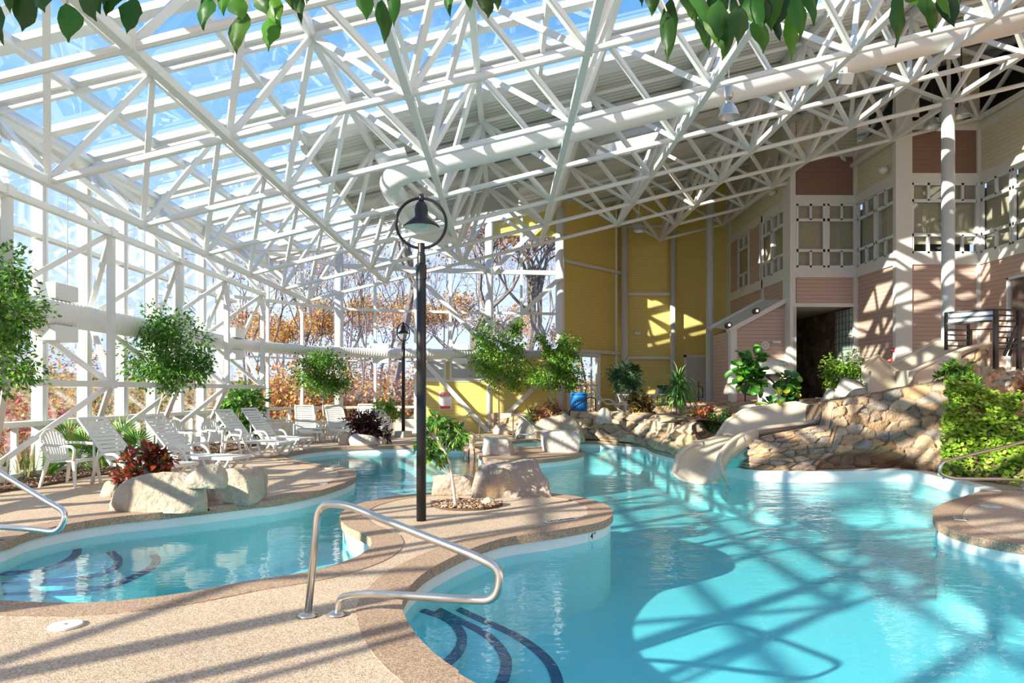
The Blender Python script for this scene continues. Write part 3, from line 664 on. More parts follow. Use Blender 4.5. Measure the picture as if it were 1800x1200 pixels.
# metal door in the yellow wall
t = thing('door_2', 'grey painted steel door in the yellow back wall', 'door', P(1222, 690, 28.95), kind='structure')
a, b = P(1206, 700, 28.93), P(1241, 700, 28.93); m = MB(); m.b2((a.x, 28.9, .86), (b.x, 28.98, 2.92)); DL = m.build('leaf', mat('door paint', (.60, .56, .53), .5), t)
m = MB(); m.b2((a.x-.1, 28.87, .86), (a.x, 28.98, 3.02)); m.b2((a.x-.1, 28.87, 2.92), (b.x+.1, 28.98, 3.02)); m.b2((b.x, 28.87, .86), (b.x+.1, 28.98, 3.02)); m.build('frame', TRIM, t)
m = MB(); m.path([(a.x+.12, 28.9, 1.85), (a.x+.12, 28.82, 1.85)], .035, 10); m.build('handle', STEEL, DL)
vwall('wall_right_return', (17, FY3), (17, -9), 0, 13, PINK)

# ---------------------------------------------------------------- stonework
def stone_sheet(fn, S, T, cell, disp, pal, mortar, res=.04, aspect=1.5, seed=1, carve=None, jit=.42):
    r = np.random.default_rng(seed); cs, ct_ = cell*aspect**.5, cell/aspect**.5
    ns, nt = max(2, int(S/cs)), max(2, int(T/ct_)); sd_ = []
    for j in range(-1, nt+2):
        for i in range(-1, ns+2): sd_.append(((i+.5+(.5 if j % 2 else 0)+r.uniform(-jit, jit))*S/ns, (j+.5+r.uniform(-jit, jit))*T/nt))
    sd_ = np.array(sd_); N = len(sd_); hgt = r.uniform(.55, 1.1, N); tl = r.uniform(-1, 1, (N, 2)); pc = np.array(pal)[r.integers(0, len(pal), N)]*r.uniform(.82, 1.15, (N, 1))
    nu, nv = int(S/res)+2, int(T/res)+2
    ss, tt = np.meshgrid(np.linspace(0, S, nu), np.linspace(0, T, nv), indexing='ij'); q = np.stack([ss.ravel(), tt.ravel()], 1)
    wob = np.array([[noise.noise((a*3/cell*.4, b*3/cell*.4, seed)), noise.noise((a*3/cell*.4, b*3/cell*.4, seed+9))] for a, b in q])*cell*.22
    q2 = q+wob; idx = np.zeros(len(q), int); f1 = np.zeros(len(q)); ed = np.zeros(len(q)); sc = np.array([1/aspect**.5, aspect**.5])
    for a in range(0, len(q), 4000):
        d = (q2[a:a+4000, None, :]-sd_[None])*sc; dd = np.sqrt((d**2).sum(2)); o_ = np.argpartition(dd, 2, axis=1)[:, :2]
        d0 = np.take_along_axis(dd, o_, 1); sw = d0[:, 0] > d0[:, 1]; o_[sw] = o_[sw][:, ::-1]; d0.sort(axis=1)
        idx[a:a+4000] = o_[:, 0]; f1[a:a+4000] = d0[:, 0]; ed[a:a+4000] = d0[:, 1]-d0[:, 0]
    k = np.clip(ed/(cell*.20), 0, 1); k = k*(2-k)
    loc = (q2-sd_[idx])/cell
    h = k*disp*hgt[idx]*.85+k*disp*.75*(loc*tl[idx]).sum(1)
    fine = np.array([noise.noise((a*7, b*7, seed*3.1))+.5*noise.noise((a*18, b*18, 2)) for a, b in q]); h += k*fine*disp*.26
    mk = (np.clip((ed-cell*.02)/(cell*.07), 0, 1))[:, None]
    tone = (1+.30*fine)[:, None]
    col = (pc[idx]*mk*tone+np.array(mortar)*(1-mk)).clip(0, 1)
    mb = MB(); vs = []
    for n_, (a, b) in enumerate(q):
        p, nn = fn(a/S, b/T); hh = h[n_]
        if carve: hh -= carve(a, b)
        vs.append(p+nn*hh)
    mb.add(vs, [(i*nv+j, (i+1)*nv+j, (i+1)*nv+j+1, i*nv+j+1) for i in range(nu-1) for j in range(nv-1)])
    mb.col = np.concatenate([col, np.ones((len(col), 1))], 1); return mb
STONE = mat('field stone', (.6, .5, .4), .85, attr=True, bump=(26, .9, .03), noise_=[(9, (.50, .36, .24), .60, .85), (5, (.26, .20, .16), .62, .80)])
PALW = [(.50, .34, .21), (.45, .27, .15), (.54, .39, .26), (.37, .26, .18), (.47, .31, .20), (.32, .26, .22), (.53, .31, .16)]
PALG = [(.58, .42, .28), (.50, .36, .24), (.60, .46, .32), (.42, .32, .23), (.56, .38, .22)]
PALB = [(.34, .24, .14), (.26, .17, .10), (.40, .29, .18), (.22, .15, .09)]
PALC = [(.42, .42, .36), (.36, .37, .33), (.50, .48, .40), (.46, .42, .33)]
def line_fn(pts, prof):                             # prof(s,t) -> (outward, z)
    pts = [Vector(p) for p in pts]; L = [0]
    for i in range(1, len(pts)): L.append(L[-1]+(pts[i]-pts[i-1]).length)
    def fn(s, t):
        x = s*L[-1]; i = min(max(np.searchsorted(L, x)-1, 0), len(pts)-2); f = (x-L[i])/(L[i+1]-L[i]); p = pts[i].lerp(pts[i+1], f)
        def nrm(k): d = (pts[min(k+1, len(pts)-1)]-pts[max(k-1, 0)]).normalized(); return Vector((d.y, -d.x, 0))
        nn = nrm(i).lerp(nrm(i+1), f).normalized()
        o_, z = prof(s, t); q = p+nn*o_; q.z = z; return q, (nn+Vector((0, 0, .25))).normalized()
    return fn, L[-1]
def clamp(x, a=0., b=1.): return max(a, min(b, x))
# slide base wall, with the arched niche at the water line
base = smooth_line([G(1304,824), G(1340,827), G(1450,828), G(1560,826), G(1606,826.5), G(1640,829), G(1668,832)], .2)
tops = [(0, .46), (.04, .54), (.10, .60), (.28, .73), (.43, .84), (.455, 1.28), (.60, 1.38), (.75, 1.48), (.9, 1.66), (1, 1.7)]
def topz(s):
    for k in range(len(tops)-1):
        if s <= tops[k+1][0]: a, b = tops[k], tops[k+1]; return lerp(a[1], b[1], (s-a[0])/(b[0]-a[0]))
    return tops[-1][1]
def prof(s, t):
    H = topz(s); tt = t/.80
    if tt <= 1: return (-.02-.22*tt**2, tt*H)
    k = (t-.80)/.20; return (-.24-k*(.28 if s < .45 else .5), H+.03*math.sin(k*pi)-.02*k)
fn, S = line_fn(base, prof)
def carve(a, b):
    s = a/S; z = (b/2.2)/.80*topz(s); cx = .60*S
    dx = abs(a-cx)/1.0; top = .40*math.sqrt(max(0, 1-dx*dx)) if dx < 1 else -1
    return .55*clamp((top-z)/.04) if top > z else 0
sb = stone_sheet(fn, S, 2.2, .25, .085, PALW, (.20, .125, .075), .026, 1.5, 4, carve)
sw_ = sb.build('stone_slide_base', STONE, None, True, fix=False); tag(sw_, 'tan fieldstone base wall under the lower slide with an arched niche', 'stone wall')
# rock garden retaining wall
rl = smooth_line([G(866,761), G(905,764), G(950,768), G(1000,771), G(1062,775), G(1100,778), G(1132,781), G(1150,788), G(1180,796), P(1215,792,15.6), P(1260,765,16.6), P(1300,745,17.6)], .3)
for p in rl: p.z = 0
def prof2(s, t):
    H = lerp(.45, .82, clamp(s/.22)) if s < .62 else .80; tt = t/.72
    if tt <= 1: return (.05-.35*tt**1.6, tt*H)
    k = (t-.72)/.28; return (-.30-k*.8, H+.05*math.sin(k*pi)-.06*k)
fn, S = line_fn(rl, prof2)
sb = stone_sheet(fn, S, 1.9, .52, .22, PALG, (.16, .10, .06), .045, 1.45, 8, jit=.40)
o = sb.build('rock_retaining_wall', STONE, None, True, fix=False); tag(o, 'low retaining wall of large pale tan rocks below the plastic chairs', 'rock wall')
# terrace slab and planting ground behind
ter = [p+Vector((0, .45, 0)) for p in rl]; tp = [(p.x, p.y) for p in ter]
m = MB(); m.prism(tp+[(9.3, 20.0), (9.3, 28.9), (4.85, 28.9), (2.15, 26.2), (.0, 26.0), (-.5, 25.6)], 0, .72); struct('floor_terrace', m, DECK)
GRAVEL = mat('planting soil', (.16, .10, .065), .95, noise_=[(6, (.30, .21, .14), .45, .7)], bump=(20, .8, .03))
# rubble bank between terrace and entrance
bl_ = smooth_line([(4.9, 23.3, 0), (6.0, 22.6, 0), (7.1, 21.9, 0), (8.0, 20.9, 0), (9.2, 19.8, 0), (10.6, 18.8, 0), (11.8, 18.2, 0)], .3)
def prof3(s, t): return (-t*1.6, .70+lerp(.35, .75, s)*math.sin(min(1, t*1.25)*pi/2))
fn, S = line_fn(bl_, prof3); sb = stone_sheet(fn, S, 1.8, .36, .17, PALG+PALW, (.30, .22, .14), .06, 1.5, 12)
o = sb.build('rubble_bank', STONE, None, True, fix=False); tag(o, 'rubble bank of brown rocks below the dark entrance and stair wing', 'rock bank')
# dim stone side wall inside the entrance
def fe(s, t): return Vector((11.44-.02, 28.2-(28.2-23.75)*s, 1.0+3.28*t)), Vector((-1, 0, 0))
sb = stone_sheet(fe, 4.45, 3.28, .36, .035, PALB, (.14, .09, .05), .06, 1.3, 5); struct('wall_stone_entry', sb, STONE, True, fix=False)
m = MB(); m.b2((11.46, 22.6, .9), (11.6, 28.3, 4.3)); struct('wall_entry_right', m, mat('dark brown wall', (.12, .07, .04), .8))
# ground that carries the slide, behind the base wall
hill = MB()
hp = [(p.x, p.y+.55, (topz(i/(len(base)-1))-.04 if i/(len(base)-1) > .46 else .25)) for i, p in enumerate(base)]
hb_ = [(3.9+ (10.4-3.9)*i/(len(hp)-1), 19.2-.1*i, .75) for i in range(len(hp))]
hill.add(hp+[((a[0]+b[0])/2, (a[1]+b[1])/2, .75*a[2]+.25 if a[2] > .3 else .3) for a, b in zip(hp, hb_)]+hb_, [(r*len(hp)+i, r*len(hp)+i+1, (r+1)*len(hp)+i+1, (r+1)*len(hp)+i) for r in range(2) for i in range(len(hp)-1)])
struct('ground', hill, GRAVEL, True)

# upper stone wall by the black railing
up = smooth_line([P(1600, 690, 15.6), P(1650, 690, 15.2), P(1700, 690, 15.0), P(1738, 690, 15.3), P(1745, 690, 16.0), P(1800, 690, 16.2), P(1900, 690, 16.2)], .25)
for p in up: p.z = 0
def prof4(s, t):
    H = lerp(1.75, 2.52, clamp(s/.36)) if s < .52 else 2.06; return (-.02-.15*t, .9+(H-.9)*t)
fn, S = line_fn(up, prof4); sb = stone_sheet(fn, S, 1.6, .24, .11, PALC+PALG, (.20, .17, .13), .04, 1.25, 15)
o = sb.build('stone_tower_wall', STONE, None, True, fix=False); tag(o, 'grey green cobble wall under the black platform railing', 'stone wall')
m = MB(); q4 = [(p.x, p.y+.12) for p in up]; m.prism(q4+[(14.2, 19), (9.5, 19)], 0, 1.98); struct('floor_platform', m, mat('platform slab', (.42, .40, .36), .8))

def boulder(name, label, c, size, seed, rz=0, cuts=7, m_=None, flat=.25, sub=4, cat='rock', group=None, rough=.10, block=False):
    bm = bmesh.new(); bmesh.ops.create_icosphere(bm, subdivisions=sub, radius=1); r = random.Random(seed)
    planes = [(Vector((r.gauss(0, 1), r.gauss(0, 1), r.gauss(0, .8))).normalized(), r.uniform(.62, .86)) for _ in range(cuts)]
    if block: planes = [(Vector((a+r.uniform(-.18, .18), b+r.uniform(-.18, .18), c_+r.uniform(-.12, .12))).normalized(), d_) for a, b, c_, d_ in ((1,0,0,.62), (-1,0,0,.60), (0,1,0,.6), (0,-1,0,.58), (0,0,1,.52), (.7,0,.7,.72), (-.6,-.6,.5,.74))]
    for v in bm.verts:
        p = v.co.copy()*(1.25 if block else 1)
        for nn, d in planes:
            k = p.dot(nn)-d
            if k > 0: p -= nn*k*.92
        p *= 1+rough*noise.noise(p*1.7+Vector((seed, 0, 0)))+rough*.35*noise.noise(p*5+Vector((0, seed, 0)))
        if p.z < -flat: p.z = -flat
        v.co = p
    M = Matrix.Rotation(rz, 3, 'Z'); sz = Vector(size)/2; mb = MB(); zs = min(v.co.z for v in bm.verts)
    if block:
        mxx = max(abs(v.co.x) for v in bm.verts); mzz = max(v.co.z for v in bm.verts)
        for v in bm.verts: v.co.x /= mxx; v.co.y /= mxx; v.co.z = zs+(v.co.z-zs)*(.9-zs)/(mzz-zs)
    mb.add([M @ Vector((v.co.x*sz.x, v.co.y*sz.y, (v.co.z-zs)/(.9-zs)*size[2]))+Vector(c) for v in bm.verts], [tuple(v.index for v in f.verts) for f in bm.faces]); bm.free()
    o = mb.build(name, m_ or GRANITE, None, True); return tag(o, label, cat, group)
GRANITE = mat('granite', (.52, .43, .33), .85, noise_=[(2.2, (.42, .33, .25), .42, .66), (11, (.60, .52, .42), .55, .72), (1.1, (.42, .40, .27), .56, .7)], bump=(9, .9, .06))
GRANG = mat('grey granite', (.57, .52, .46), .85, noise_=[(3, (.48, .42, .37), .45, .65), (14, (.66, .62, .57), .55, .72)], bump=(12, .9, .05))
GRANB = mat('brown granite', (.40, .32, .26), .85, noise_=[(3, (.34, .26, .20), .40, .62), (1.6, (.66, .42, .20), .60, .72), (16, (.62, .57, .52), .56, .7)], bump=(12, 1, .05))
def bld(label, u0, u1, vt, vb, seed, m_, depth=.8, **k):
    g = G((u0+u1)/2, vb-2); w = (u1-u0)/F*g.y; h = (vb-vt)/F*g.y
    return boulder(k.pop('name', 'boulder'), label, (g.x, g.y+depth*w*.38, -.01), (w*1.06, w*depth, h*1.0), seed, m_=m_, **k)
bld('large tan and grey boulder at the pool edge below the red crotons', 178, 356, 838, 903, 3, GRANITE, .55)
bld('broad greenish boulder at the pool edge to the right of the crotons', 340, 450, 824, 888, 12, GRANITE, .6, block=True)
q = P(363, 848, 8.75); boulder('boulder', 'small greenish rock perched on top of two boulders beside the crotons', (q.x, q.y, q.z-.06), (.52, .42, .30), 21, m_=GRANITE)
bld('large brown boulder on the peninsula beside the black lamp pole', 826, 968, 811, 876, 5, GRANB, .6, block=True)
bld('small squat dark boulder behind the thin sapling', 758, 836, 834, 873, 9, GRANB, .7, block=True)
bld('bluish grey block of rock on the small round island', 846, 905, 769, 803, 17, GRANG, .7, block=True)
bld('pale cream boulder on the right side of the small round island', 953, 1024, 757, 797, 28, GRANG, .7, block=True)
bld('grey boulder under the dark purple bush at the far pool edge', 612, 660, 762, 785, 31, GRANG, .7)
bld('low grey rock to the right of the purple bush boulder', 648, 680, 770, 784, 33, GRANG, .7)
bld('pointed cream rock to the left of the purple bush boulder', 592, 618, 762, 784, 36, GRANITE, .6)
g = G(858, 890); boulder('stone', 'small orange stone lying in the peninsula mulch bed', (g.x, g.y, .02), (.20, .15, .10), 41, m_=GRANITE, cat='stone')
g = G(213, 870); boulder('boulder', 'little tan rock at the left foot of the croton boulder', (g.x-.12, g.y-.05, 0), (.3, .3, .2), 44, m_=GRANITE)
# loose rocks on the garden wall and by the slide
for lab, u, v, Y, sz, sd_, mm in (
    ('long orange flat rock lying on the left end of the rock wall', 985, 744, 20.8, (1.6, .8, .45), 51, GRANITE), ('round pale rock on top of the rock wall beside the lounger', 1063, 731, 20.0, (.5, .45, .42), 52, GRANG),
    ('dark rounded rock tucked under the flat orange rock', 972, 762, 20.9, (.75, .6, .5), 53, GRANB), ('brown rock below the flat orange rock', 1010, 765, 20.7, (.6, .6, .4), 54, GRANITE),
    ('cream rock pile end stone beside the white column', 885, 762, 24.6, (.9, .7, .6), 55, GRANG), ('cream lump of rock left of the flat orange rock', 925, 757, 22.6, (1.0, .8, .7), 56, GRANG),
    ('tall grey rock left of the upper slide mouth', 1497, 697, 15.9, (.8, .8, .85), 57, GRANG), ('golden brown boulder beneath the upper slide mouth', 1512, 708, 15.0, (.95, .8, .55), 58, GRANITE),
    ('dark grey rock between the golden boulder and upper slide', 1555, 705, 15.2, (.9, .7, .35), 59, GRANB), ('cream rock left of the golden boulder under white flowers', 1462, 712, 16.8, (.5, .5, .75), 60, GRANG),
    ('flat cream rock on the bank behind the lower slide', 1320, 722, 17.2, (.9, .6, .3), 61, GRANG), ('pink white quartz rock in the ivy', 1745, 712, 13.6, (.55, .4, .25), 62, GRANG),
    ('pale pink block standing at the upper corner of the ivy', 1672, 690, 12.9, (.38, .3, .42), 63, GRANG)):
    p = P(u, v, Y); boulder('rock', lab, (p.x, p.y, p.z-sz[2]*.5), sz, sd_, m_=mm, sub=3)

# ---------------------------------------------------------------- the water slides
SLIDE = mat('cream fibreglass', (.68, .57, .44), .32, noise_=[(2, (.60, .50, .38), .5, .8)])
def trough(secs, name, parent, n=14, m_=None, floorw=.55):
    L = [ [Vector(a), Vector(b), Vector(c)] for a, b, c in secs ]
    S3 = [smooth_line([s[k] for s in L], .2) for k in range(3)]; N = min(len(x) for x in S3)
    res = [[x[int(round(i*(len(x)-1)/(N-1)))] for i in range(N)] for x in S3]
    mb = MB(); rows = []
    for i in range(N):
        a, b, c = res[0][i], res[1][i], res[2][i]; row = []
        for k in range(n+1):
            t = k/n; x = 2*t-1; hgt = abs(x)**3.2; e_ = a if x < 0 else c
            q = b.lerp(e_, abs(x)); q.z = b.z+(e_.z-b.z)*hgt; row.append(q)
        rows.append(row)
    mb.add([p for r in rows for p in r], [(i*(n+1)+k, (i+1)*(n+1)+k, (i+1)*(n+1)+k+1, i*(n+1)+k+1) for i in range(N-1) for k in range(n)])
    o = mb.build(name, m_ or SLIDE, parent, True, fix=False); s_ = o.modifiers.new('th', 'SOLIDIFY'); s_.thickness = .05; s_.offset = 0
    return res
sl = thing('water_slide', 'cream water slide curving down over stonework into the pool', 'water slide', P(1235, 838, 13.2))
r1 = trough([(P(1184,832,13.1), P(1228,850,12.8), P(1276,842,12.5)), (P(1190,804,13.5), P(1229,836,13.1), P(1263,808,12.6)), (P(1212,782,14.0), P(1246,812,13.6), P(1279,782,13.0)),
    (P(1246,773,14.8), P(1272,783,14.1), P(1304,764,13.4)), (P(1276,763,15.1), P(1300,770,14.4), P(1330,755,13.5))], 'mouth_section', sl)
r2 = trough([(P(1258,770,15.1), P(1290,775,14.3), P(1320,758,13.5)), (P(1290,728,15.3), P(1318,774,14.5), P(1345,752,13.6)), (P(1345,715,15.4), P(1372,764,14.6), P(1392,746,13.7)),
    (P(1398,708,15.4), P(1425,757,14.6), P(1442,741,13.8)), (P(1442,722,15.2), P(1468,750,14.5), P(1490,738,13.8))], 'upper_section', sl)
for res, nm in ((r1, 'mouth_rim'), (r2, 'upper_rim')):
    m = MB()
    for k in (0, 2): m = MB(); m.path(res[k], .045, 8); m.build(nm, SLIDE, sl, True)
m = MB(); q = [P(1274,842,12.6), P(1262,812,12.8), P(1279,784,13.1), P(1304,764,13.4), P(1330,755,13.5)]; lo = [Vector((p.x+.06, p.y+.06, -.3 if i < 2 else p.z-.25)) for i, p in enumerate(q)]
lo[1].z = -.05; lo[0].x += .04
m.add(q+lo, [(i, i+1, i+6, i+5) for i in range(4)]); o = m.build('outer_skirt', SLIDE, sl, True); s_ = o.modifiers.new('th', 'SOLIDIFY'); s_.thickness = .04
m = MB(); m.ext([P(1432,737,13.7), P(1490,737,13.7), P(1489,707,13.75)], (0, .05, 0)); m.ext([P(1490,740,13.7), P(1490,706,13.7), P(1460,716,14.8), P(1455,740,14.8)], (.04, 0, 0)); m.build('side_shield', mat('pale panel', (.72, .70, .67), .35), sl)
m = MB(); m.path([P(1300,790,13.5), P(1296,800,13.7), P(1288,812,14.0)], [.22, .26, .2], 14); m.build('underside_pipe', mat('aqua fibreglass', (.35, .66, .58), .3), sl)
su = thing('water_slide', 'beige upper flume winding down from the black railed platform', 'water slide', P(1600, 660, 15.5))
r3 = trough([(P(1690,606,16.4), P(1712,618,15.8), P(1742,603,15.3)), (P(1648,601,16.8), P(1672,640,16.0), P(1700,612,15.2)), (P(1605,622,17.0), P(1632,668,16.0), P(1655,630,15.0)), (P(1566,640,16.8), P(1592,690,15.8), P(1608,652,14.9)),
    (P(1540,640,16.3), P(1566,694,15.3), P(1600,668,14.7))], 'flume', su, floorw=.5)
r4 = trough([(P(1596,665,16.6), P(1580,690,15.8), P(1590,712,14.9)), (P(1562,642,16.4), P(1553,683,15.6), P(1563,706,14.8)), (P(1541,625,16.0), P(1532,664,15.4), P(1527,690,14.8)), (P(1515,646,15.6), P(1520,668,15.2), P(1530,652,14.9))], 'turn_section', su)
for q in (r3[2], r3[0], r4[0]): m = MB(); m.path(q, .045, 8); m.build('rim', SLIDE, su, True)
m = MB(); m.grid(lambda a, b: P(lerp(1600, 1690, a), lerp(lerp(652, 616, a), lerp(698, 660, a), b), 14.85+.1*math.sin(a*3)), 8, 4); o = m.build('outer_panel', SLIDE, su, True); s_ = o.modifiers.new('th', 'SOLIDIFY'); s_.thickness = .05
# ---------------------------------------------------------------- ducts
DUCT = mat('duct paint', (.80, .80, .78), .38)
def ribbed(name, mtl, pitch):
    m = mat(name, mtl, .38); nt = m.node_tree; b = nt.nodes['Principled BSDF']; g = nt.nodes.new('ShaderNodeNewGeometry')
    sp = nt.nodes.new('ShaderNodeSeparateXYZ'); nt.links.new(g.outputs['Position'], sp.inputs[0]); w = nt.nodes.new('ShaderNodeMath'); w.operation = 'PINGPONG'; w.inputs[1].default_value = pitch
    s = nt.nodes.new('ShaderNodeMath'); s.operation = 'ADD'; nt.links.new(sp.outputs['Y'], s.inputs[0]); nt.links.new(sp.outputs['X'], s.inputs[1]); nt.links.new(s.outputs[0], w.inputs[0])
    bp = nt.nodes.new('ShaderNodeBump'); bp.inputs['Distance'].default_value = .25; nt.links.new(w.outputs[0], bp.inputs['Height']); bp.inputs['Strength'].default_value = .6; nt.links.new(bp.outputs[0], b.inputs['Normal']); return m
SPIRAL = ribbed('spiral duct paint', (.80, .80, .78), .055)
t = thing('spiral_air_duct', 'long white spiral air duct running round the glass walls at eye-high level', 'air duct', (-7.6, 12, 2.83))
DX, DZ = -7.6, 2.83
pts = fillet([(DX, 6.4, DZ), (DX, 20.6, DZ), (-5.4, 24.0, DZ), (1.3, 25.35, DZ)], [1.6, 1.6, 1.4, 1], 8)
m = MB(); m.path(pts, [.25 if p[1] < 14 else lerp(.25, .17, clamp((p[1]-14)/7)) for p in pts], 28); m.build('spiral_pipe', SPIRAL, t, True)
dd = [((DX, 11.9), (0, 1), .25), ((DX, 16.4), (0, 1), .235), ((DX, 19.6), (0, 1), .2)]
for (x, y), d, r in dd:
    for s in (1, -1):
        m = MB(); m.box((x+.02, y, DZ+s*(r+.10)), (.34, .62, .26)); m.build('diffuser_box', DUCT, t, bevel=.01)
for u in (667, 807, 905):
    q = P(u, 622, 24.0); q.y = lerp(24.2, 25.3, (u-600)/400)
    for s in (1, -1):
        m = MB(); m.box((q.x, q.y-.02, DZ+s*.24), (.56, .30, .2)); m.build('diffuser_box', DUCT, t, bevel=.01)
m = MB()
for y in np.arange(7, 20, 2.6): m.tube((DX, y, DZ+.2), (DX, y, 4.9), .008, 5)
m.build('hanger_wire', mat('wire', (.3, .3, .3), .5), t)
t = thing('roof_duct', 'fat pale blue white air duct crossing inside the roof space frame', 'air duct', (2, 13.7, 6.8))
YD = YA+1.5*BY
def dz(x): return ZA+(x-XA)*SLP+.28
pts = fillet([(14.0, YD, dz(14.0)), (-2.35, YD, dz(-2.35)), (-2.35, 18.4, dz(-2.35)+.05)], .8, 8)
m = MB(); m.path(pts, .225, 24); m.build('pipe', DUCT, t, True)
m = MB(); m.beam((-2.35, 17.9, dz(-2.35)-.05), (-1.5, 18.9, dz(-2.35)-.05), .5, .34); m.build('end_box', DUCT, t)
for x in (-2.2, 1.4, 4.0, 6.9, 9.4):
    m = MB(); z = dz(x); m.beam((x-.28, YD-.1, z+.26), (x+.28, YD-.1, z+.26+.56*SLP), .3, .1); m.build('outlet_box', DUCT, t)
m = MB(); m.ext([(-2.2, 22.32, roofz(-2.2)-.02), (.45, 22.32, roofz(.45)-.02), (.45, 22.32, roofz(.45)-.75), (-2.2, 22.32, roofz(-2.2)-.55)], (0, .1, 0)); struct('trim_8', m, mat('grey fascia', (.52, .53, .50), .6))

# ---------------------------------------------------------------- lamps
SHADEG = mat('shade inside', (.62, .72, .70), .35); BULB = glass('lamp globe', (.88, .93, .93), ior=1.5)
BRZ = mat('dark bronze paint', (.030, .027, .030), .33, .3)
def lamp_post(p, label, rz, base):
    t = thing('lamp_post', label, 'lamp post', p, rz, group='black lamp posts'); z = 0
    def L(mb): return mb
    O = Vector(p); ORIG[t.name] = Vector((0, 0, 0))            # parts below are in local coordinates
    m = MB(); m.lathe([(.056, .0), (.056, 2.95), (.048, 2.96), (.048, 3.10), (.036, 3.12)], (0, 0, 0), 20); m.build('pole', BLACK, t, False).data.shade_smooth()
    m = MB(); m.lathe([(.062, 2.80), (.062, 2.97), (.05, 2.98), (.05, 3.07), (.04, 3.08), (.04, 3.22)], (0, 0, 0), 18); m.build('collar', BLACK, t)
    m = MB(); m.path([(.29*math.cos(a), 0, 3.455+.29*math.sin(a)) for a in np.linspace(0, 2*pi, 49)[:-1]], .017, 10, closed=True); m.build('hoop', BLACK, t, True)
    m = MB(); m.lathe([(.03, 3.70), (.035, 3.75), (.03, 3.79)], (0, 0, 0), 14); m.build('finial', BLACK, t, True)
    m = MB(); m.lathe([(.205, 3.405), (.212, 3.415), (.085, 3.52), (.078, 3.53), (.078, 3.61), (.07, 3.66), (.045, 3.70), (.012, 3.715)], (0, 0, 0), 32, caps=False); h_ = m.build('lamp_shade', BRZ, t, True)
    m = MB(); m.lathe([(.203, 3.403), (.08, 3.505), (.01, 3.51)], (0, 0, 0), 32, caps=False); o = m.build('shade_lining', SHADEG, h_, True)
    m = MB(); m.lathe([(.01, 3.395), (.05, 3.40), (.075, 3.43), (.08, 3.50)], (0, 0, 0), 20, caps=False); m.build('globe', BULB, h_, True)
    if base: m = MB(); m.box((0, 0, .10), (.42, .42, .20)); m.build('concrete_base', mat('concrete', (.45, .45, .42), .8), t, bevel=.02)
    return t
g = G(740.5, 915); lamp_post(g, 'tall black hoop lamp post standing on the front peninsula', 0, False)
g = G(709, 768); lamp_post(g, 'distant black hoop lamp post on a grey concrete base beyond the pool', math.radians(52), True)
ALS = mat('spun aluminium', (.55, .58, .60), .35, .7)
def pendant(u, v, Y, R, label, rod):
    p = P(u, v, Y); t = thing('pendant_light', label, 'pendant light', p, group='high bay pendant lights'); s = R/.2
    m = MB(); m.lathe([(.20*s, 0), (.195*s, .02*s), (.15*s, .14*s), (.09*s, .24*s), (.05*s, .27*s)], p, 28, caps=False); o = m.build('reflector', ALS, t, True); sd_ = o.modifiers.new('t', 'SOLIDIFY'); sd_.thickness = .008
    m = MB(); m.lathe([(.06*s, .34*s), (.085*s, .38*s), (.085*s, .55*s), (.05*s, .58*s)], p, 16); m.build('ballast', ALS, t, True)
    m = MB()
    for a in (0, pi*2/3, pi*4/3): m.tube(p+Vector((.10*s*math.cos(a), .10*s*math.sin(a), .2*s)), p+Vector((.04*s*math.cos(a), .04*s*math.sin(a), .38*s)), .008, 6)
    m.build('bracket', ALS, t)
    m = MB(); m.tube(p+Vector((0, 0, .56*s)), p+Vector((0, 0, .56*s+rod)), .012, 6); m.build('hanger_rod', BLACK if rod > 1 else WHITE, t)
    m = MB(); m.lathe([(.02, .05*s), (.05*s, .08*s), (.06*s, .16*s), (.03*s, .24*s)], p, 14); m.build('bulb', mat('bulb', (.75, .76, .74), .3), o, True)
pendant(1281, 206, 12.9, .20, 'large silver pendant light hanging in front of the roof duct', .55)
pendant(1123, 407, 24.4, .21, 'silver pendant light hanging in front of the yellow back wall', .9)
pendant(1638, 224, 18.9, .205, 'silver pendant light just left of the tall right column', 1.5); pendant(1655, 227, 19.6, .16, 'small silver pendant light partly behind the tall right column', 1.6)
pendant(1690, 205, 18.2, .215, 'silver pendant light just right of the tall right column', 1.5)
t = thing('floodlight', 'white box floodlight fixed under the roof duct', 'floodlight', P(1486, 138, 13.5)); p = P(1486, 138, 13.5)
m = MB(); m.box(p, (.24, .2, .20), rot=Matrix.Rotation(.5, 3, 'X')); m.build('housing', WHITE, t, bevel=.015); m = MB(); m.box(p+Vector((0, 0, .14)), (.05, .05, .14)); m.build('bracket', WHITE, t)
t = thing('floodlight', 'white box light up beside the tall right column', 'floodlight', P(1672, 94, 15.3)); p = P(1672, 94, 15.3)
m = MB(); m.box(p, (.30, .2, .18)); m.build('housing', WHITE, t, bevel=.015); m = MB(); m.box(p+Vector((0, 0, .14)), (.05, .05, .14)); m.build('bracket', WHITE, t)

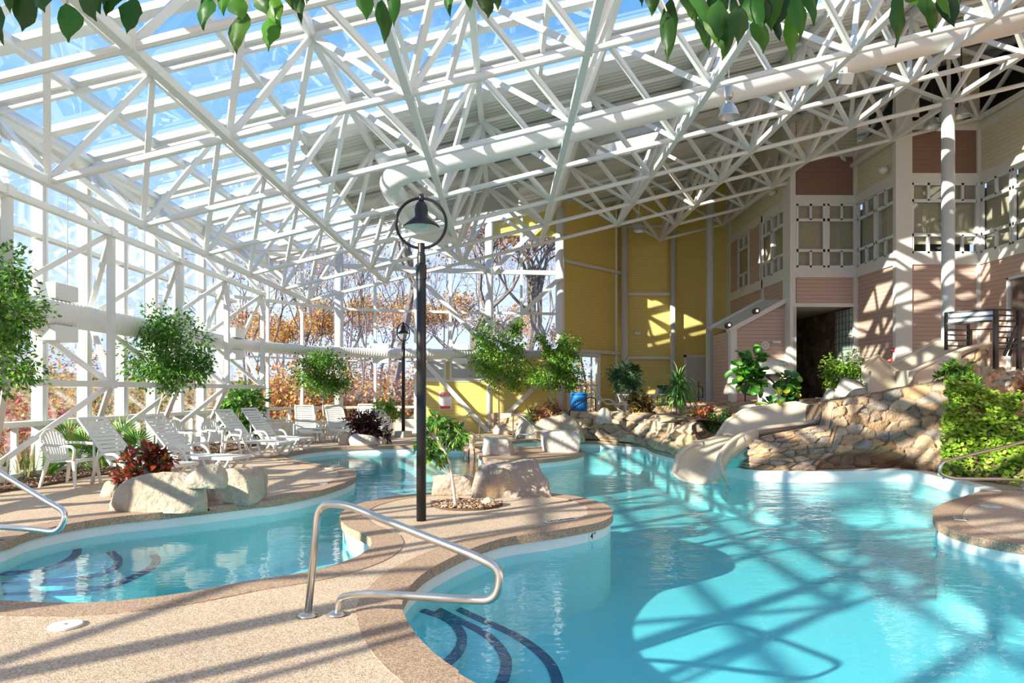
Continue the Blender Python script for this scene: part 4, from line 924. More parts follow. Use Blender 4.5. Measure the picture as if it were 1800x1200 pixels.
# ---------------------------------------------------------------- handrails
def rail(label, pts, r, rad, mtl, feet, name='pool_handrail', group=None):
    t = thing(name, label, 'handrail', feet[0], group=group); m = MB(); m.path(fillet(pts, rad, 8), r, 14); m.build('tube', mtl, t, True)
    for q in feet:
        m = MB(); m.lathe([(r*2.7, 0.006), (r*2.7, .012), (r*1.7, .024), (r*1.05, .03)], q, 24); m.build('flange', mtl, t, True)
a, b = G(541, 1083), G(592, 1081)
rail('stainless steel handrail in the foreground, reaching out over the main pool', [a, P(560, 885, 4.66), P(606, 886, 4.55), P(838, 978, 3.92), P(882, 1000, 3.88), P(872, 1055, 3.88), P(828, 1054, 3.95), P(640, 1042, 4.50), b+Vector((.02, 0, .12)), b], .0245, [.0, .17, .17, .2, .12, .12, .2, .2, .12, 0], STEEL, [a, b])
a, b = P(-150, 900, 6.55), P(-90, 900, 6.5); a.z = b.z = 0
rail('bright steel handrail at the left edge, over the left lagoon rim', [a, P(-150, 770, 6.55), P(-90, 776, 6.45), P(88, 884, 6.02), P(118, 900, 5.95), P(104, 936, 5.95), P(60, 930, 6.0), P(-60, 922, 6.4), b], .0245, [0, .18, .2, .2, .12, .12, .2, .2, 0], ALU, [a, b])
a, b = G(1797, 861), G(1875, 861)
rail('steel handrail in front of the ivy at the right edge', [a, a+Vector((0, 0, .14)), P(1770, 842, 10.4), P(1674, 841, 10.1), P(1650, 832, 10.05), P(1655, 812, 10.05), P(1690, 803, 10.2), P(1880, 757, 10.9), b], .0245, [0, .15, .2, .15, .12, .15, .2, .2, 0], STEEL, [a, b])
a, b = G(843, 768), G(836, 768.5)
rail('small steel handrail on the deck in front of the sign wall', [a, P(842, 728, 22.9), P(828, 724, 22.7), P(806, 744, 22.4), P(812, 757, 22.4), P(832, 759, 22.6), b], .024, .3, STEEL, [a, b])
a, b = G(902, 770), G(909, 770)
rail('small steel handrail behind the two island rocks', [a, P(902, 728, 22.0), P(916, 730, 21.8), P(943, 753, 21.4), P(936, 764, 21.4), P(910, 763, 21.7), b], .024, .3, STEEL, [a, b])
a, b = P(1001, 742, 21.2), P(1047, 724, 24.4); a.z = .55; b.z = .72
rail('black steel stair rail in front of the blue bin', [a, P(1001, 721, 21.4), P(1036, 698, 23.6), P(1047, 700, 24.4), b], .022, .12, BLACK, [a, b], 'stair_rail')
for k, (ua, va, ub, vb, Y, lab) in enumerate(((1228, 705, 1235, 686, 26.0, 'thin black stair rail in front of the grey door'), (1310, 706, 1345, 683, 21.6, 'black stair rail on the bank below the pink stair wing'))):
    a = P(ua, va, Y); b = P(ub, va-6, Y+.6); t = thing('stair_rail', lab, 'handrail', a)
    h = .75; m = MB(); c_ = P(ub, vb+8, Y+.6); d_0 = P(ua, vb+10, Y)
    m.tube(a, a+Vector((0, 0, .75)), .022, 8); m.build('post', BLACK, t); m = MB(); m.tube(b, (b.x, b.y, c_.z+.3), .022, 8); m.build('post', BLACK, t)
    for z0_, z1_ in ((.75, .0), (.35, -.4)):
        m = MB(); m.tube((a.x-.05, a.y, a.z+z0_-(.1 if k else .2)), (b.x, b.y, c_.z+.3+z1_), .02, 8); m.build('rail_bar', BLACK, t)
# platform railing
t = thing('platform_railing', 'black railing with pale panels round the slide platform', 'railing', P(1700, 640, 15.6))
def br(p, q, w=.04):
    m = MB(); m.beam(p, q, w, w); m.build('rail_bar', BLACK, t)
cA, cB, cC = (1663, 15.9), (1750, 15.3), (1791, 15.4)
zt = P(1663, 549.5, 15.9).z
def at(c, v): return P(c[0], v, c[1])
for c, v0, v1, w in ((cA, 549, 615, .055), (cB, 543, 648, .075), (cC, 544, 648, .075), ((1702, 16.4), 568, 625, .05), ((1707, 16.9), 580, 625, .04)):
    m = MB(); m.beam(at(c, v0), at(c, v1), w, w); m.build('post', BLACK, t)
for va, vb in ((549.5, 544), (559.5, 554), (568.5, 563.5)): br(at(cA, va), at(cB, vb))
for k in range(8): br(at(cB, 544+k*9.8), at(cC, 545.5+k*9.6), .035)
for k in range(5): br(at(cA, 569+k*9.6), at((1702, 16.4), 570.5+k*9.4), .03)
br(P(1663, 581, 17.2), P(1750, 578, 17.2), .03); br(P(1765, 625, 15.4), at(cC, 566), .05); br(P(1774, 625, 15.6), P(1795, 575, 15.6), .05)
for a, b in ((550, 559), (560, 568)):
    m = MB(); m.ext([at(cA, a), at(cB, a-5.5), at(cB, b-5.5), at(cA, b)], (0, .01, 0)); m.build('pale_panel', mat('pale acrylic', (.62, .72, .80), .3), t)

# ---------------------------------------------------------------- writing
def text_mesh(txt, size, name='lettering'):
    c = bpy.data.curves.new('t', 'FONT'); c.body = txt; c.size = size; c.align_x = 'CENTER'; c.align_y = 'CENTER'; c.extrude = .001; c.offset = size*.015
    o = bpy.data.objects.new('t', c); COL.objects.link(o); dg = bpy.context.evaluated_depsgraph_get(); me = bpy.data.meshes.new_from_object(o.evaluated_get(dg)); bpy.data.objects.remove(o); me.name = name; return me
def put_text(txt, size, M, mtl, parent, name='lettering'):
    me = text_mesh(txt, size); me.transform(M)
    if parent: me.transform(Matrix.Translation(-ORIG[parent.name]))
    me.materials.clear(); me.materials.append(mtl); o = bpy.data.objects.new(name, me); COL.objects.link(o); o.parent = parent; return o
def frame(o, xa, up):                                # matrix: text x along xa, y along up
    x = Vector(xa).normalized(); y = Vector(up); y = (y-x*y.dot(x)).normalized(); z = x.cross(y); M = Matrix((x, y, z)).transposed().to_4x4(); M.translation = Vector(o); return M
dirw = (BW[3]-BW[2]).normalized(); c = P(781.5, 704, 25.22); c.y = BW[2].y+(c.x-BW[2].x)*dirw.y/dirw.x-.13
t = thing('warning_sign', 'white notice with red bands on the yellow wall behind the lamp pole', 'sign', c)
SR = mat('sign red', (.80, .05, .05), .4); SWH = mat('sign white', (.86, .86, .86), .4)
m = MB(); m.box(c, (.45, .02, .66), rot=frame((0,0,0), dirw, (0,0,1)).to_3x3() @ Matrix.Rotation(-pi/2, 3, 'X') if False else Matrix.Rotation(math.atan2(dirw.y, dirw.x), 3, 'Z')); m.build('board', SWH, t)
R_ = Matrix.Rotation(math.atan2(dirw.y, dirw.x), 3, 'Z'); nf = R_ @ Vector((0, -1, 0))
for z, h in ((.225, .15), (-.25, .10)): m = MB(); m.box(c+nf*.013+Vector((0, 0, z)), (.38, .008, h), rot=R_); m.build('red_band', SR, t)
put_text('CAUTION', .082, frame(c+nf*.020+Vector((0, 0, .258)), dirw, (0,0,1)), SWH, t); put_text('ALL USERS', .068, frame(c+nf*.020+Vector((0, 0, .186)), dirw, (0,0,1)), SWH, t)
# depth marks on the pool wall and tiles on the deck
INK = mat('black ink', (.01, .01, .01), .4); PT = mat('white marking tile', (.84, .84, .82), .35)
def wall_mark(u, v, label):
    g = G(u, v, -.13); best = min(range(len(water_poly)), key=lambda i: (water_poly[i].xy-g.xy).length); p = water_poly[best].copy(); d = (water_poly[(best+1) % n]-water_poly[best-1]).normalized()
    nn = Vector((d.y, -d.x, 0))*SG; cpt = p-nn*.0; cpt.z = -.145
    if nn.y < 0: nn = nn
    out = -nn; x = Vector((0,0,1)).cross(-out)*-1
    x = Vector((-out.y, out.x, 0)); t = thing('depth_marker', label, 'depth marker', cpt)
    M = frame(cpt+nn*.016, x, (0,0,1)); Rm = M.to_3x3(); m = MB(); m.box(cpt+nn*.020, (.14, .105, .006), rot=Rm); m.build('tile', PT, t)
    put_text('4', .10, frame(cpt+nn*.014-x*.02-Vector((0,0,.0)), x, (0,0,1)), INK, t); put_text('FT', .035, frame(cpt+nn*.014+x*.038+Vector((0,0,.025)), x, (0,0,1)), INK, t)
wall_mark(1021, 938, '4 FT depth mark on the white pool edge of the peninsula'); wall_mark(1657, 934, '4 FT depth mark on the white pool edge of the right deck')
def deck_tile(u0, v0, u1, v1, w, txts, size, label):
    a, b = G(u0, v0, .008), G(u1, v1, .008); x = (b-a).normalized(); y = Vector((-x.y, x.x, 0)); c = (a+b)/2; t = thing('marking_tile', label, 'marking tile', c)
    m = MB(); m.box(c, ((b-a).length, w, .006), rot=Matrix((x, y, Vector((0,0,1)))).transposed()); m.build('tile', PT, t)
    for k, s in enumerate(txts): put_text(s, size, frame(c+Vector((0,0,.004))+y*(len(txts)-1-2*k)*size*.5, x, y), INK, t)
deck_tile(958, 917.5, 1014, 910.5, .085, ['NO DIVING'], .075, 'white NO DIVING tile strip set in the peninsula deck'); deck_tile(1676, 911, 1698, 912.5, .16, ['NO', 'DIVING'], .05, 'white NO DIVING tile in the right deck')
CAP = mat('white cover', (.74, .72, .68), .5)
for u, v, r, lab in ((115, 1101, .098, 'white round skimmer lid in the front deck'), (1742, 891, .12, 'white round lid in the right deck'), (567, 851, .09, 'white round lid in the left deck nearest the channel'), (578, 823, .10, 'white round lid in the left deck by the coping'), (466, 802, .1, 'white round lid in the left deck near the loungers')):
    t = thing('deck_hatch', lab, 'pool lid', G(u, v), group='white lids set in the deck'); m = MB(); m.lathe([(r, .002), (r, .012), (r*.97, .016)], G(u, v), 36); m.build('disc', CAP, t)
    m = MB(); m.lathe([(r*.10, .015), (r*.10, .02)], G(u, v), 12); m.build('finger_hole', mat('grey metal', (.3, .3, .3), .4), t)
p = P(719, 787, 19.95); m = MB(); m.box((p.x, 20.3, -.11), (.62, .10, .10)); t = m.build('skimmer_slot', BLACK); tag(t, 'dark skimmer slot in the far white pool edge', 'skimmer')
# dark tiles on the underwater steps
def step_band(pts, w, z, back, label):
    L = smooth_line([G(u, v, z) for u, v in pts], .08); m = strip(L, -w/2, w/2, z-.02, z+.004, False); t = m.build('step_tile_band', TILE); tag(t, label, 'step tile band', 'dark blue tile bands on the pool steps')
    st_ = MB(); st_.prism([(p.x, p.y) for p in L]+back, -.98, z-.004); struct('floor_pool_step', st_, POOLF)
bf = [(-.2, 3.2), (-1.2, 3.6), (-1.3, 6.2)]
step_band([(742,1072),(790,1090),(812,1118),(800,1150),(765,1175)], .075, -.31, bf, 'innermost dark blue step band beside the front handrail')
step_band([(752,1062),(800,1086),(856,1116),(886,1150),(888,1180),(868,1225)], .08, -.41, [(.0, 3.2)]+bf, 'middle dark blue step band beside the front handrail')
step_band([(774,1055),(840,1086),(905,1116),(955,1152),(978,1190),(980,1235)], .085, -.52, [(.1, 3.2)]+bf, 'outermost dark blue step band beside the front handrail')
bb = [(-6.2, 6.2), (-6.0, 8.0), (-4.4, 8.6)]
step_band([(136,955),(132,975),(95,995),(40,1004),(-60,1008)], .09, -.31, bb, 'shallowest dark blue step band in the left lagoon')
step_band([(208,948),(193,966),(208,984),(190,1002),(110,1018),(-60,1024)], .09, -.41, bb, 'middle dark blue step band in the left lagoon')
step_band([(290,942),(263,964),(275,985),(245,1008),(160,1034),(-60,1042)], .09, -.52, bb, 'deepest dark blue step band in the left lagoon')

# ---------------------------------------------------------------- plastic furniture
RESIN = mat('white resin', (.80, .79, .75), .4)
def seg(m, pts, w, h, up=(0,0,1)):
    for a, b in zip(pts, pts[1:]): m.beam(a, b, w, h, up)
def make_armchair():
    t = thing('armchair', None, 'chair')
    m = MB()
    for k in range(8): y = -.22+k*.063; m.beam((.26, y, .42), (-.20, y*.85, .385), .05, .02)
    m.beam((.25, -.25, .41), (.25, .25, .41), .04, .05); m.build('seat', RESIN, t)
    m = MB(); n_ = 9
    for k in range(n_):
        a = (k-(n_-1)/2)/((n_-1)/2); top = .88-.14*abs(a)**2.2; m.beam((-.20, a*.17, .40), (-.34-.02*(1-abs(a)), a*.245, top), .034, .016, (1, 0, 0))
    m.path([(-.21, -.20, .42), (-.30, -.26, .66), (-.345, -.20, .80), (-.36, -.10, .875), (-.365, 0, .895), (-.36, .10, .875), (-.345, .20, .80), (-.30, .26, .66), (-.21, .20, .42)], .02, 8); m.build('backrest', RESIN, t)
    for s in (-1, 1):
        m = MB(); m.path(fillet([(-.31, s*.25, .67), (-.05, s*.30, .66), (.26, s*.29, .645), (.30, s*.28, .60), (.27, s*.265, .42)], .06, 4), .024, 8); m.build('armrest', RESIN, t, True)
        for (x0, x1) in ((.25, .31), (-.20, -.30)):
            m = MB(); a, b = Vector((x0, s*.23, .42)), Vector((x1, s*.28, 0)); m.path([a, b], [.034, .022], 8); m.build('leg', RESIN, t)
    return t
def make_lounger(angle=48):
    t = thing('sun_lounger', None, 'sun lounger'); ca, sa = math.cos(math.radians(angle)), math.sin(math.radians(angle))
    m = MB()
    for k in range(13): x = -.05+k*.088; m.beam((x, -.27, .34), (x, .27, .34), .065, .018)
    for s in (-1, 1): m.beam((-.10, s*.29, .335), (1.06, s*.29, .32), .035, .05)
    m.beam((1.06, -.3, .325), (1.06, .3, .325), .04, .05); m.build('seat', RESIN, t)
    m = MB()
    for k in range(10):
        q = .10+k*.085; m.beam((-.10-q*ca, -.26, .34+q*sa), (-.10-q*ca, .26, .34+q*sa), .014, .066, (-ca, 0, sa))
    for s in (-1, 1): m.beam((-.10, s*.28, .34), (-.10-.96*ca, s*.27, .34+.96*sa), .04, .03)
    m.beam((-.10-.96*ca, -.28, .34+.96*sa), (-.10-.96*ca, .28, .34+.96*sa), .03, .05, (-ca, 0, sa)); m.build('backrest', RESIN, t)
    for s in (-1, 1):
        m = MB(); m.path(fillet([(-.42, s*.33, .02), (-.30, s*.34, .50), (.10, s*.35, .50), (.28, s*.34, .16), (.55, s*.34, .02), (.68, s*.33, .10), (.86, s*.31, .31)], .13, 5), .026, 8); m.build('armrest', RESIN, t, True)
        m = MB(); m.path(fillet([(.50, s*.30, .31), (.62, s*.30, .03), (.86, s*.30, .03), (1.02, s*.30, .31)], .07, 4), .024, 8); m.build('leg', RESIN, t, True)
        m = MB(); m.path([(-.10-.55*ca, s*.24, .34+.55*sa), (-.46, s*.25, .02)], .018, 8); m.build('leg', RESIN, t, True)
    return t
C0, L0 = make_armchair(), make_lounger(); used = {}
def place(src, X, Y, z, deg, label, group):
    o = src if id(src) not in used else copy_tree(src); used[id(src)] = 1
    o.location = (X, Y, z); o.rotation_euler = (0, 0, math.radians(deg)); o['label'] = label; o['group'] = group; return o
def pg(src, u, v, deg, label, z=0.0, group='white plastic armchairs'): g = G(u, v, z); return place(src, g.x, g.y, z, deg, label, group)
pg(C0, 124, 853, -8, 'white plastic armchair nearest the camera, beside the mulch bed on the left')
place(C0, -6.62, 14.7, 0, -15, 'white plastic armchair behind the second lounger, left one of the pair', 'white plastic armchairs'); place(C0, -6.2, 15.35, 0, -22, 'white plastic armchair behind the second lounger, right one of the pair', 'white plastic armchairs')
place(C0, -6.6, 20.3, 0, -5, 'white plastic armchair by the glass corner beyond the bushy potted plant', 'white plastic armchairs')
place(C0, -4.1, 23.0, 0, -75, 'white plastic armchair seen behind the dark purple bush', 'white plastic armchairs')
place(C0, 4.75, 26.9, .72, -30, 'white plastic armchair on the terrace against the yellow wall', 'white plastic armchairs'); place(C0, 5.05, 24.6, .72, 175, 'white plastic armchair on the terrace beside the yellow leaved croton', 'white plastic armchairs')
GL = 'white slatted sun loungers'
place(L0, -6.15, 11.5, 0, -14, 'white slatted sun lounger standing behind the nearest armchair', GL); place(L0, -5.75, 12.75, 0, -12, 'white slatted sun lounger directly behind the red croton', GL)
place(L0, -6.0, 16.4, 0, -20, 'white slatted sun lounger in front of the bushy green plant, nearer of two', GL); place(L0, -5.95, 17.9, 0, -22, 'white slatted sun lounger in front of the bushy green plant, farther of two', GL)
place(L0, -6.0, 21.2, 0, -68, 'white slatted sun lounger at the far end facing the pool, left of the middle column', GL); place(L0, -5.1, 21.6, 0, -62, 'white slatted sun lounger under the slim far tree beside the thick column', GL)
place(L0, -4.6, 23.2, 0, -80, 'white slatted sun lounger mostly hidden by the dark purple bush', GL); place(L0, 3.75, 25.0, .72, -4, 'white slatted sun lounger on the rock terrace beside the blue bin', GL)
t = thing('side_table', 'small white plastic table between the two far loungers', 'table', (-5.55, 20.9, 0)); q = Vector((-5.55, 20.9, 0))
m = MB(); m.lathe([(.22, .38), (.23, .41)], q, 20); m.build('table_top', RESIN, t)
for k in range(4): m = MB(); a = pi/4+k*pi/2; m.beam(q+Vector((.16*math.cos(a), .16*math.sin(a), .39)), q+Vector((.2*math.cos(a), .2*math.sin(a), 0)), .04, .04); m.build('leg', RESIN, t)
q = Vector((5.65, 25.6, .72)); t = thing('patio_table', 'round white plastic table on the terrace between croton and yucca', 'table', q)
m = MB(); m.lathe([(.42, .64), (.44, .67), (.44, .69)], q, 24); m.build('table_top', RESIN, t)
for k in range(4): m = MB(); a = pi/4+k*pi/2; m.beam(q+Vector((.26*math.cos(a), .26*math.sin(a), .66)), q+Vector((.34*math.cos(a), .34*math.sin(a), 0)), .06, .04); m.build('leg', RESIN, t)
# blue litter bin
BLUE = mat('bin blue', (.01, .20, .62), .4); q = P(1017.5, 720, 23.6); q.z = .70
t = thing('litter_bin', 'blue slatted litter bin on the rock terrace beside the stair rail', 'bin', q)
m = MB()
for k in range(26): a = 2*pi*k/26; m.box(q+Vector((.265*math.cos(a), .265*math.sin(a), .36)), (.02, .045, .66), rz=a)
m.build('slats', BLUE, t); m = MB(); m.lathe([(.25, .03), (.25, .70)], q, 24); m.build('liner', mat('bin liner blue', (.005, .09, .30), .5), t)
for z in (.04, .60): m = MB(); m.lathe([(.285, z), (.285, z+.07)], q, 28); m.build('band', BLUE, t)
m = MB(); m.lathe([(.29, .70), (.29, .74), (.22, .77), (.14, .77)], q, 28); m.build('rim', BLUE, t, True)
# mushroom shower
MC = mat('mushroom cap', (.74, .68, .58), .5); AQ = mat('aqua spot', (.34, .55, .46), .5); TAN = mat('tan spot', (.50, .42, .33), .5)
q = P(1352, 720, 18.4); q.z = .75; t = thing('mushroom_fountain', 'cream mushroom shaped fountain with green spots behind the broad leaved plant', 'fountain', q); zc = P(1352, 658, 18.4).z-q.z
m = MB(); m.lathe([(.32, -.3), (.30, zc*.5), (.27, zc+.05)], q, 24); m.build('stem', mat('mushroom stem', (.76, .72, .66), .55), t, True)
cap = [(.68*math.cos(a), zc+.42*math.sin(a)) for a in np.linspace(0, pi/2*.98, 10)]; cap[0] = (.68, zc)
m = MB(); m.lathe([(.25, zc+.0)]+cap, q, 32); m.build('cap', MC, t, True)
r_ = random.Random(4)
for k in range(22):
    a, e_ = r_.uniform(pi*1.0, pi*2), r_.uniform(.12, 1.1); x = Vector((.685*math.cos(e_)*math.cos(a), .685*math.cos(e_)*math.sin(a), .423*math.sin(e_))); nn = Vector((x.x/.39, x.y/.39, x.z/.16)).normalized(); s_ = r_.uniform(.035, .065)
    m = MB(); m.path([q+Vector((0,0,zc))+x-nn*.01, q+Vector((0,0,zc))+x+nn*.004], s_, 14); m.build('spot', AQ if k % 2 else TAN, t)
# black stacked-away chair by the yucca
q = P(1166, 700, 27.6); q.z = .72; t = thing('mesh_chair', 'dark green mesh chair against the yellow wall left of the yucca', 'chair', q); MG = mat('green mesh', (.01, .035, .025), .6)
m = MB(); m.box(q+Vector((0, .1, .86)), (.46, .04, .34)); m.build('backrest', MG, t, bevel=.04); m = MB(); m.box(q+Vector((0, -.1, .44)), (.46, .44, .03)); m.build('seat', MG, t)
for sx_ in (-1, 1):
    for sy_ in (-1, 1): m = MB(); m.tube(q+Vector((sx_*.21, sy_*.2-.08, 0)), q+Vector((sx_*.21, (sy_*.16)-.06 if sy_ < 0 else .1, .44 if sy_ < 0 else .9)), .014, 6); m.build('leg', BLACK, t)
# ---------------------------------------------------------------- plants
def leafmat(name, rough=.42, tr=.35): return mat(name, (.1, .3, .05), rough, attr=True, trans=tr, spec=.4)
LEAF = leafmat('leaf'); LEAFD = leafmat('dry leaf', .7, .3)
BARK = mat('bark', (.42, .36, .30), .85, noise_=[(14, (.28, .22, .17), .45, .7)]); BARKP = mat('pale bark', (.62, .54, .45), .8, noise_=[(12, (.45, .37, .30), .5, .7)])
def leaves(pos, dirs, ups, L, W, pal, seed=0, droop=.12, shape=.42, rnd=False):
    r = np.random.default_rng(seed); n_ = len(pos); pos = np.asarray(pos, float); d = np.asarray(dirs, float); d /= np.linalg.norm(d, axis=1)[:, None]+1e-9
    u = np.asarray(ups, float); s = np.cross(d, u); s /= np.linalg.norm(s, axis=1)[:, None]+1e-9; u = np.cross(s, d)
    L = np.broadcast_to(np.asarray(L, float), (n_,))*r.uniform(.7, 1.2, n_); W = np.broadcast_to(np.asarray(W, float), (n_,))*r.uniform(.8, 1.15, n_)
    def pt(a, b, c): return pos+d*(L*a)[:, None]+s*(W*b)[:, None]+u*(L*c)[:, None]
    if rnd: P_ = [pt(0,0,0), pt(.3,-.42,.03), pt(.3,.42,.03), pt(.72,-.5,-.02), pt(.72,.5,-.02), pt(1,0,-droop), pt(.55,0,-.05)]; fs = [(0,1,6),(0,6,2),(1,3,6),(6,4,2),(3,5,6),(6,5,4)]
    else: P_ = [pt(0,0,0), pt(shape,-.5,.04), pt(shape,.5,.04), pt(shape,0,-.03), pt(1,0,-droop)]; fs = [(0,1,3),(0,3,2),(1,4,3),(3,4,2)]
    k = len(P_); V = np.stack(P_, 1).reshape(-1, 3); F_ = (np.arange(n_)[:, None, None]*k+np.array(fs)[None]).reshape(-1, 3)
    m = MB(); m.v = V.tolist(); m.f = F_.tolist(); c = np.array(pal)[r.integers(0, len(pal), n_)]*r.uniform(.75, 1.2, (n_, 1)); m.col = np.concatenate([np.repeat(c, k, 0).clip(0, 1), np.ones((n_*k, 1))], 1); return m
def blob_leaves(blobs, n_, L, W, pal, seed=0, clus=40, spread=.28, down=.35, **k):
    r = np.random.default_rng(seed); vol = np.array([b[1][0]*b[1][1]*b[1][2] for b in blobs])**.67; cnt = r.multinomial(n_, vol/vol.sum()); pos = []; dirs = []
    for (c, R), q in zip(blobs, cnt):
        nc = max(3, int(clus*q/n_)); v = r.normal(size=(nc, 3)); v /= np.linalg.norm(v, axis=1)[:, None]; cc = v*r.uniform(.45, 1, (nc, 1))
        i = r.integers(0, nc, q); p = cc[i]+r.normal(size=(q, 3))*spread; dd = p+r.normal(size=(q, 3))*.7; dd[:, 2] -= down
        pos.append(np.array(c)+p*np.array(R)); dirs.append(dd)
    pos = np.concatenate(pos); dirs = np.concatenate(dirs); up = r.normal(size=pos.shape)*.5+[0, 0, 1]
    return leaves(pos, dirs, up, L, W, pal, seed, **k)
GREEN = [(.10, .26, .035), (.14, .34, .05), (.20, .42, .07), (.07, .18, .03)]; BRIGHT = [(.30, .50, .06), (.40, .58, .08), (.22, .42, .05), (.16, .32, .04)]
def blobpx(L_): return [(tuple(P(u, v, Y)), (a/F*Y, .9*(a+b)/2/F*Y, b/F*Y)) for u, v, Y, a, b in L_]
def tree(name, label, base, path, blobs, n_, L, W, pal, seed, r0=.035, bark=BARKP, cat='tree', group=None, **k):
    base = Vector(base); t = thing(name, label, cat, base, group=group); pts = [base]+[Vector(p) for p in path]
    m = MB(); q = smooth_line(pts, .15); m.path(q, [lerp(r0, r0*.45, i/len(q)) for i in range(len(q))], 8); m.build('trunk', bark, t, True)
    m = MB(); top = pts[-1]; rr = random.Random(seed)
    for c, R in blobs:
        c = Vector(c)
        for q in range(3):
            e_ = c+Vector((rr.uniform(-.6, .6)*R[0], rr.uniform(-.6, .6)*R[1], rr.uniform(-.2, .7)*R[2])); s_ = pts[-1] if q else pts[max(-2, -len(pts))].lerp(pts[-1], .7)
            m.path([s_, s_.lerp(e_, .5)+Vector((0, 0, .05)), e_], [r0*.4, r0*.25, r0*.1], 5)
    m.build('branches', bark, t, True); blob_leaves(blobs, n_, L, W, pal, seed, **k).build('foliage', LEAF, t, fix=False); return t
tree('weeping_fig_tree', 'leafy weeping fig at the left edge in front of the big duct', (-7.35, 9.9, 0), [(-7.3, 9.8, 1.2), P(-15, 600, 9.7)], blobpx([(0, 480, 9.7, 48, 45), (-10, 560, 9.6, 75, 60), (5, 640, 9.6, 62, 50), (35, 560, 9.5, 30, 40), (-40, 500, 9.9, 60, 80)]), 5200, .085, .05, GREEN+BRIGHT[:1], 3, clus=110, spread=.22)
tree('weeping_fig_tree', 'tall leafy fig tree standing behind the wall truss in front of the duct', (-7.15, 14.3, 0), [(-7.1, 14.3, .9), P(288, 690, 14.3)], blobpx([(285, 570, 14.3, 42, 40), (262, 630, 14.3, 42, 45), (318, 615, 14.2, 50, 55), (345, 640, 14.1, 28, 40), (300, 650, 14.3, 48, 35)]), 5600, .09, .05, GREEN, 5, clus=120, spread=.22)
m = MB()
tree('weeping_fig_tree', 'slim standard fig with round crown beyond the far loungers', (-5.72, 22.0, 0), [(-5.7, 22.0, .8), P(566, 700, 22.0)], blobpx([(550, 655, 22, 30, 26), (585, 655, 22, 30, 28), (565, 640, 22, 34, 20), (570, 675, 22, 38, 20), (592, 678, 22, 22, 16)]), 4200, .10, .06, GREEN+BRIGHT[2:3], 7, clus=90, spread=.25)
tree('fig_tree', 'bright green fig tree with a wide crown before the low yellow wall', P(877, 752, 24.4), [P(877, 710, 24.4), P(876, 672, 24.4)], blobpx([(858, 590, 24.4, 26, 30), (855, 630, 24.3, 28, 34), (885, 655, 24.3, 42, 28), (905, 600, 24.4, 20, 26), (880, 625, 24.4, 36, 32), (932, 660, 24.2, 20, 18), (915, 665, 24.3, 26, 20), (900, 570, 24.4, 18, 14)]), 6500, .10, .065, BRIGHT+GREEN[:3], 9, clus=130, spread=.24)
tree('fig_tree', 'bright green fig tree beside the white column where yellow walls meet', P(966, 745, 23.6), [P(968, 705, 23.6), P(966, 672, 23.6)], blobpx([(1000, 605, 23.6, 20, 24), (995, 640, 23.6, 28, 30), (968, 655, 23.6, 34, 24), (955, 605, 23.6, 14, 16), (1005, 670, 23.6, 18, 16), (975, 625, 23.6, 22, 20)]), 5200, .10, .065, BRIGHT+GREEN[:3], 10, clus=110, spread=.24)
tree('rubber_plant', 'bushy dark green potted plant behind two loungers on the left', (-7.1, 19.3, 0), [P(432, 760, 19.3), P(430, 720, 19.3)], blobpx([(428, 700, 19.3, 30, 22), (405, 700, 19.4, 16, 14), (448, 728, 19.2, 16, 22), (420, 745, 19.2, 18, 18), (445, 755, 19.2, 14, 14)]), 850, .22, .10, GREEN, 12, clus=60, cat='plant')
tree('small_fig_plant', 'small yellow green plant behind the far armchair by the glass', P(673, 745, 23.6), [P(675, 728, 23.6)], blobpx([(668, 718, 23.6, 14, 10), (688, 712, 23.6, 9, 12), (695, 730, 23.6, 8, 8)]), 420, .16, .08, BRIGHT, 14, clus=26, cat='plant', r0=.02)
tree('ficus_plant', 'dark leaved ficus on a bare stem in front of the slim yellow wall column', P(1100, 738, 23.6), [P(1100, 715, 23.6), P(1098, 680, 23.6)], blobpx([(1098, 655, 23.6, 20, 14), (1085, 668, 23.6, 13, 18), (1112, 665, 23.6, 14, 18), (1100, 680, 23.6, 18, 14), (1120, 688, 23.6, 7, 9)]), 1100, .19, .07, [(.05, .14, .05), (.09, .22, .09), (.16, .30, .16)], 16, clus=50, cat='plant', r0=.03)
# sapling on the peninsula
b0 = G(801, 893); t = thing('sapling', 'young thin sapling with pale trunk in the peninsula mulch bed', 'tree', b0); Y = b0.y
m = MB(); q = smooth_line([b0, P(796, 850, Y), P(790, 812, Y-.02), P(778, 786, Y-.05), P(768, 768, Y-.1)], .06); m.path(q, [lerp(.022, .010, i/len(q)) for i in range(len(q))], 8); m.build('trunk', BARKP, t, True)
cl = [(765, 738, 16, 9), (750, 752, 8, 10), (790, 748, 11, 8), (804, 766, 10, 11), (762, 776, 14, 13), (773, 800, 10, 10), (795, 772, 12, 10), (748, 782, 8, 9), (755, 805, 6, 8), (808, 758, 6, 6)]
m = MB()
for u, v, a, b in cl: m.path([q[-4] if v < 780 else q[-9], P(u, v, Y-.05)], [.007, .004], 5)
m.build('branches', BARKP, t); blob_leaves(blobpx([(u, v, Y, a, b) for u, v, a, b in cl]), 430, .135, .075, [(.12, .32, .05), (.22, .44, .07), (.08, .20, .04), (.36, .48, .10)], 21, clus=70, down=.6, droop=.2).build('foliage', LEAF, t, fix=False)
